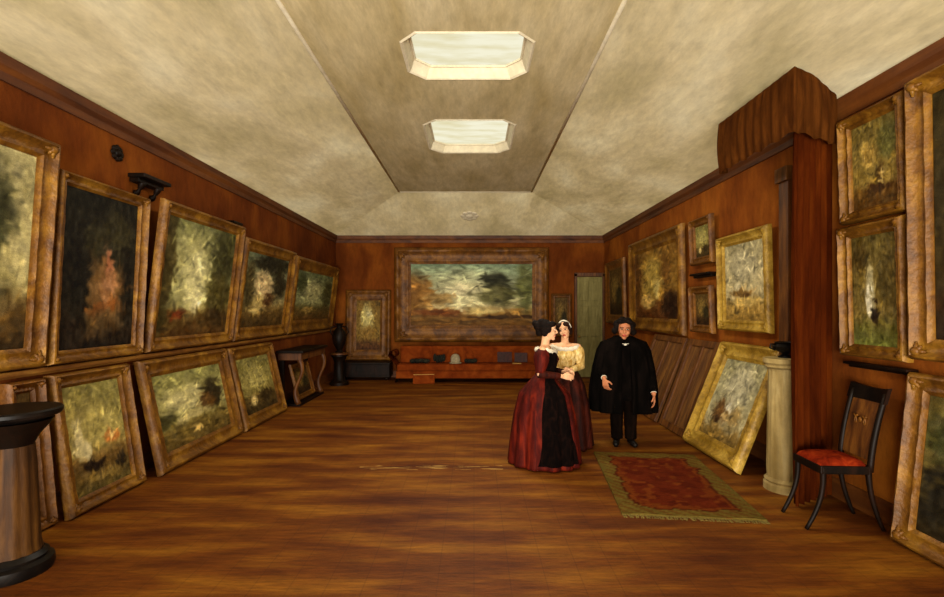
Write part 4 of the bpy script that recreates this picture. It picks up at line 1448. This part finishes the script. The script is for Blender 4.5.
def lady(label, loc, rz, sc, tilt, skirt_r, pal, hairmat, updo, pose):
    root = person(label, loc, rz, sc, None, True)
    hr_ = Euler(tilt).to_matrix()
    HC_ = Vector((0, -0.03, 1.50))
    bm = bmesh.new()
    P_ = head(bm, HC_, hr_, 0.95, True)
    cap(bm, (0, .005, 1.29), .050, (0, -.012, 1.43), .046)
    ell(bm, (0, 0, 1.27), (.15, .075, .07))
    ell(bm, (0, -.005, 1.17), (.135, .10, .15))
    for k in (-1, 1):
        ell(bm, (k * .062, -.07, 1.19), (.055, .05, .055))
    ell(bm, (0, 0, 1.03), (.105, .08, .13))
    ell(bm, (0, 0, .88), (.155, .12, .14))
    for k in (-1, 1):
        sh, el, wr = pose[k]
        cap(bm, (k * .09, 0, 1.285), .045, sh, .047)
        cap(bm, sh, .045, el, .036)
        cap(bm, el, .035, wr, .024)
        dv = (Vector(wr) - Vector(el)).normalized()
        hand(bm, Vector(wr) + dv * .008, dv, (-k * .6, .3, -.6), (-k * .3, -.3, .9), 0.45, 0.9)
        cap(bm, (k * .08, 0, .84), .085, (k * .07, -.01, .47), .055)
        cap(bm, (k * .07, -.01, .47), .053, (k * .06, .01, .09), .034)
        cap(bm, (k * .06, .02, .04), .030, (k * .07, -.12, .03), .024)
    remesh(bm, 'body', 0.0065, [M['skin_pale'], M['lips']], root, (P_(0, -.092, -.062), (.022, .02, .012)))
    eyes(P_, hr_, 0.95, root)
    # hair: a smooth cap parted in the middle, side locks and an updo
    bm = bmesh.new()
    ell(bm, P_(0, .030, .038), (.079, .086, .086), 3, hr_)
    for k in (-1, 1):
        ell(bm, P_(k * .045, -.045, .072), (.042, .05, .034), 3, hr_)
        ell(bm, P_(k * .071, -.012, .012), (.019, .040, .046), 3, hr_)
        ell(bm, P_(k * .068, .03, -.03), (.024, .04, .045), 3, hr_)
    for (p, r_) in updo:
        ell(bm, P_(*p), [q * .95 for q in r_], 3, hr_)
    remesh(bm, 'hair', 0.008, [hairmat], root, None, 2)
    link('bodice', loft(interp([(0, -.005, 1.275, .175, .095), (0, -.012, 1.22, .168, .118), (0, -.02, 1.17, .158, .132), (0, -.01, 1.08, .125, .105), (0, 0, 1.00, .112, .092), (0, 0, .95, .125, .105)], 20), 48,
                        lambda a, f: .012 * math.sin(14 * a), th=-0.006), pal['bodice'], root, True)
    rw, rd = skirt_r

    def sk(a, f):
        return (.008 + .045 * f) * math.sin(13 * a + .8 * math.sin(3 * a)) + .014 * f * math.sin(29 * a + 1)
    link('skirt', loft(interp([(0, 0, 1.0, .118, .098), (0, .01, .93, .175, .15), (0, .01, .78, rw * .70, rd * .70), (0, .01, .55, rw * .84, rd * .84), (0, .01, .25, rw * .94, rd * .94), (0, .01, .012, rw, rd)], 34), 120, sk, th=-0.008), pal['skirt'], root, True)
    if pal.get('over'):
        link('overskirt', loft(interp([(0, 0, 1.005, .128, .108), (0, .01, .93, .188, .163), (0, .01, .78, rw * .74, rd * .74), (0, .01, .55, rw * .885, rd * .885), (0, .01, .30, rw * .98, rd * .98), (0, .01, .06, rw * 1.03, rd * 1.03)], 34), 60, sk,
                               a0=pal['oa'][0], a1=pal['oa'][1], th=-0.008, span=lambda f: .75 + .45 * f * f), pal['over'], root, True)
    bm = bmesh.new()
    tube(bm, [(.118 * math.cos(a), .098 * math.sin(a), 1.0) for a in [2 * PI * i / 32 for i in range(33)]], .013, 8, flat=1.6, cap_ends=False)
    link('waistband', bm, pal['band'], root, True)
    for k in (-1, 1):
        sh, el, wr = pose[k]
        sh, el, wr = Vector(sh), Vector(el), Vector(wr)
        bm = bmesh.new()
        a_ = sh + Vector((-k * .03, 0, .015))
        pts = [a_.lerp(el, i / 7) for i in range(8)]
        tube(bm, pts, [.055, .082, .092, .090, .080, .068, .056, .050], 20, up=(0, 1, 0))
        link('sleeve', bm, pal['sleeve'], root, True)
        bm = bmesh.new()
        pts = [el.lerp(wr, i / 4) for i in range(5)]
        tube(bm, [el + (el - wr).normalized() * .02] + pts[:-1] + [el.lerp(wr, .92)], [.046, .05, .045, .040, .036, .034], 16, up=(0, 1, 0))
        link('sleeve', bm, pal['lower'], root, True)
    bm = bmesh.new()
    pts = [(.165 * math.sin(a), -.012 - .105 * math.cos(a), 1.283 - .03 * math.cos(a) ** 2 * (1 if math.cos(a) > 0 else .2)) for a in [2 * PI * i / 40 for i in range(41)]]
    tube(bm, pts, [.022 + .005 * math.sin(i * 2.2) for i in range(41)], 10, flat=1.3, cap_ends=False)
    link('collar', bm, pal['collar'], root, True)
    for k in (-1, 1):
        bm = bmesh.new()
        cap(bm, (k * .06, .02, .032), .032, (k * .07, -.13, .024), .024)
        bmesh.ops.bisect_plane(bm, geom=bm.verts[:] + bm.edges[:] + bm.faces[:], plane_co=(0, 0, .0), plane_no=(0, 0, -1), clear_outer=True)
        link('shoe', bm, M['black'], root, True)
    return root, P_, hr_


pose1 = {-1: ((-.165, .0, 1.275), (-.215, .02, 1.03), (-.10, -.20, 1.00)), 1: ((.165, .0, 1.275), (.215, .02, 1.03), (.10, -.20, 1.02))}
pose2 = {-1: ((-.165, .0, 1.275), (-.205, .03, 1.03), (-.06, -.19, .98)), 1: ((.165, .0, 1.275), (.205, .03, 1.03), (.08, -.185, 1.00))}
w1, P1, h1 = lady('woman in a crimson gown with dark upswept hair, seen in profile facing right', (0.77, 5.20, 0), R(72), 0.955, (R(2), R(0), R(4)), (.35, .40),
                  dict(bodice=M['red'], skirt=M['red'], sleeve=M['red'], lower=M['redblack'], collar=M['linen'], band=M['lace'], over=M['lace'], oa=(R(-176), R(-118))),
                  M['hair'], [((0, .115, .045), (.062, .058, .062)), ((0, .07, .095), (.058, .06, .04)), ((0, .10, -.03), (.045, .045, .05)), ((0, .155, .075), (.04, .035, .04))], pose1)
bm = loft(interp([(0, 0, 1.255, .20, .125), (0, -.005, 1.2, .212, .142), (0, -.005, 1.12, .19, .14), (0, 0, 1.04, .15, .125), (0, 0, .98, .15, .13)], 14), 50,
          lambda a, f: .03 * math.sin(9 * a + 4 * f), a0=R(-182), a1=R(-105), th=-0.008)
link('shawl', bm, M['lace'], w1, True)['label'] = 'black lace shawl'

w2, P2, h2 = lady('woman in a cream-yellow bodice and dark plum skirt beside the crimson gown', (1.11, 5.86, 0), R(-14), 0.94, (R(5), R(-12), R(-12)), (.345, .32),
                  dict(bodice=M['cream'], skirt=M['redblack'], sleeve=M['cream'], lower=M['cream'], collar=M['linen'], band=M['cream'], over=None),
                  M['hair_brown'], [((0, .10, .05), (.05, .045, .05)), ((.05, .06, -.04), (.03, .035, .05)), ((-.05, .06, -.04), (.03, .035, .05))], pose2)
bm = bmesh.new()
tube(bm, [P2(.084 * math.sin(a), .012 - .02 * math.cos(a), .02 + .108 * math.cos(a)) for a in [R(x) for x in range(-95, 96, 10)]], .010, 8)
link('headband', bm, M['linen'], w2, True)
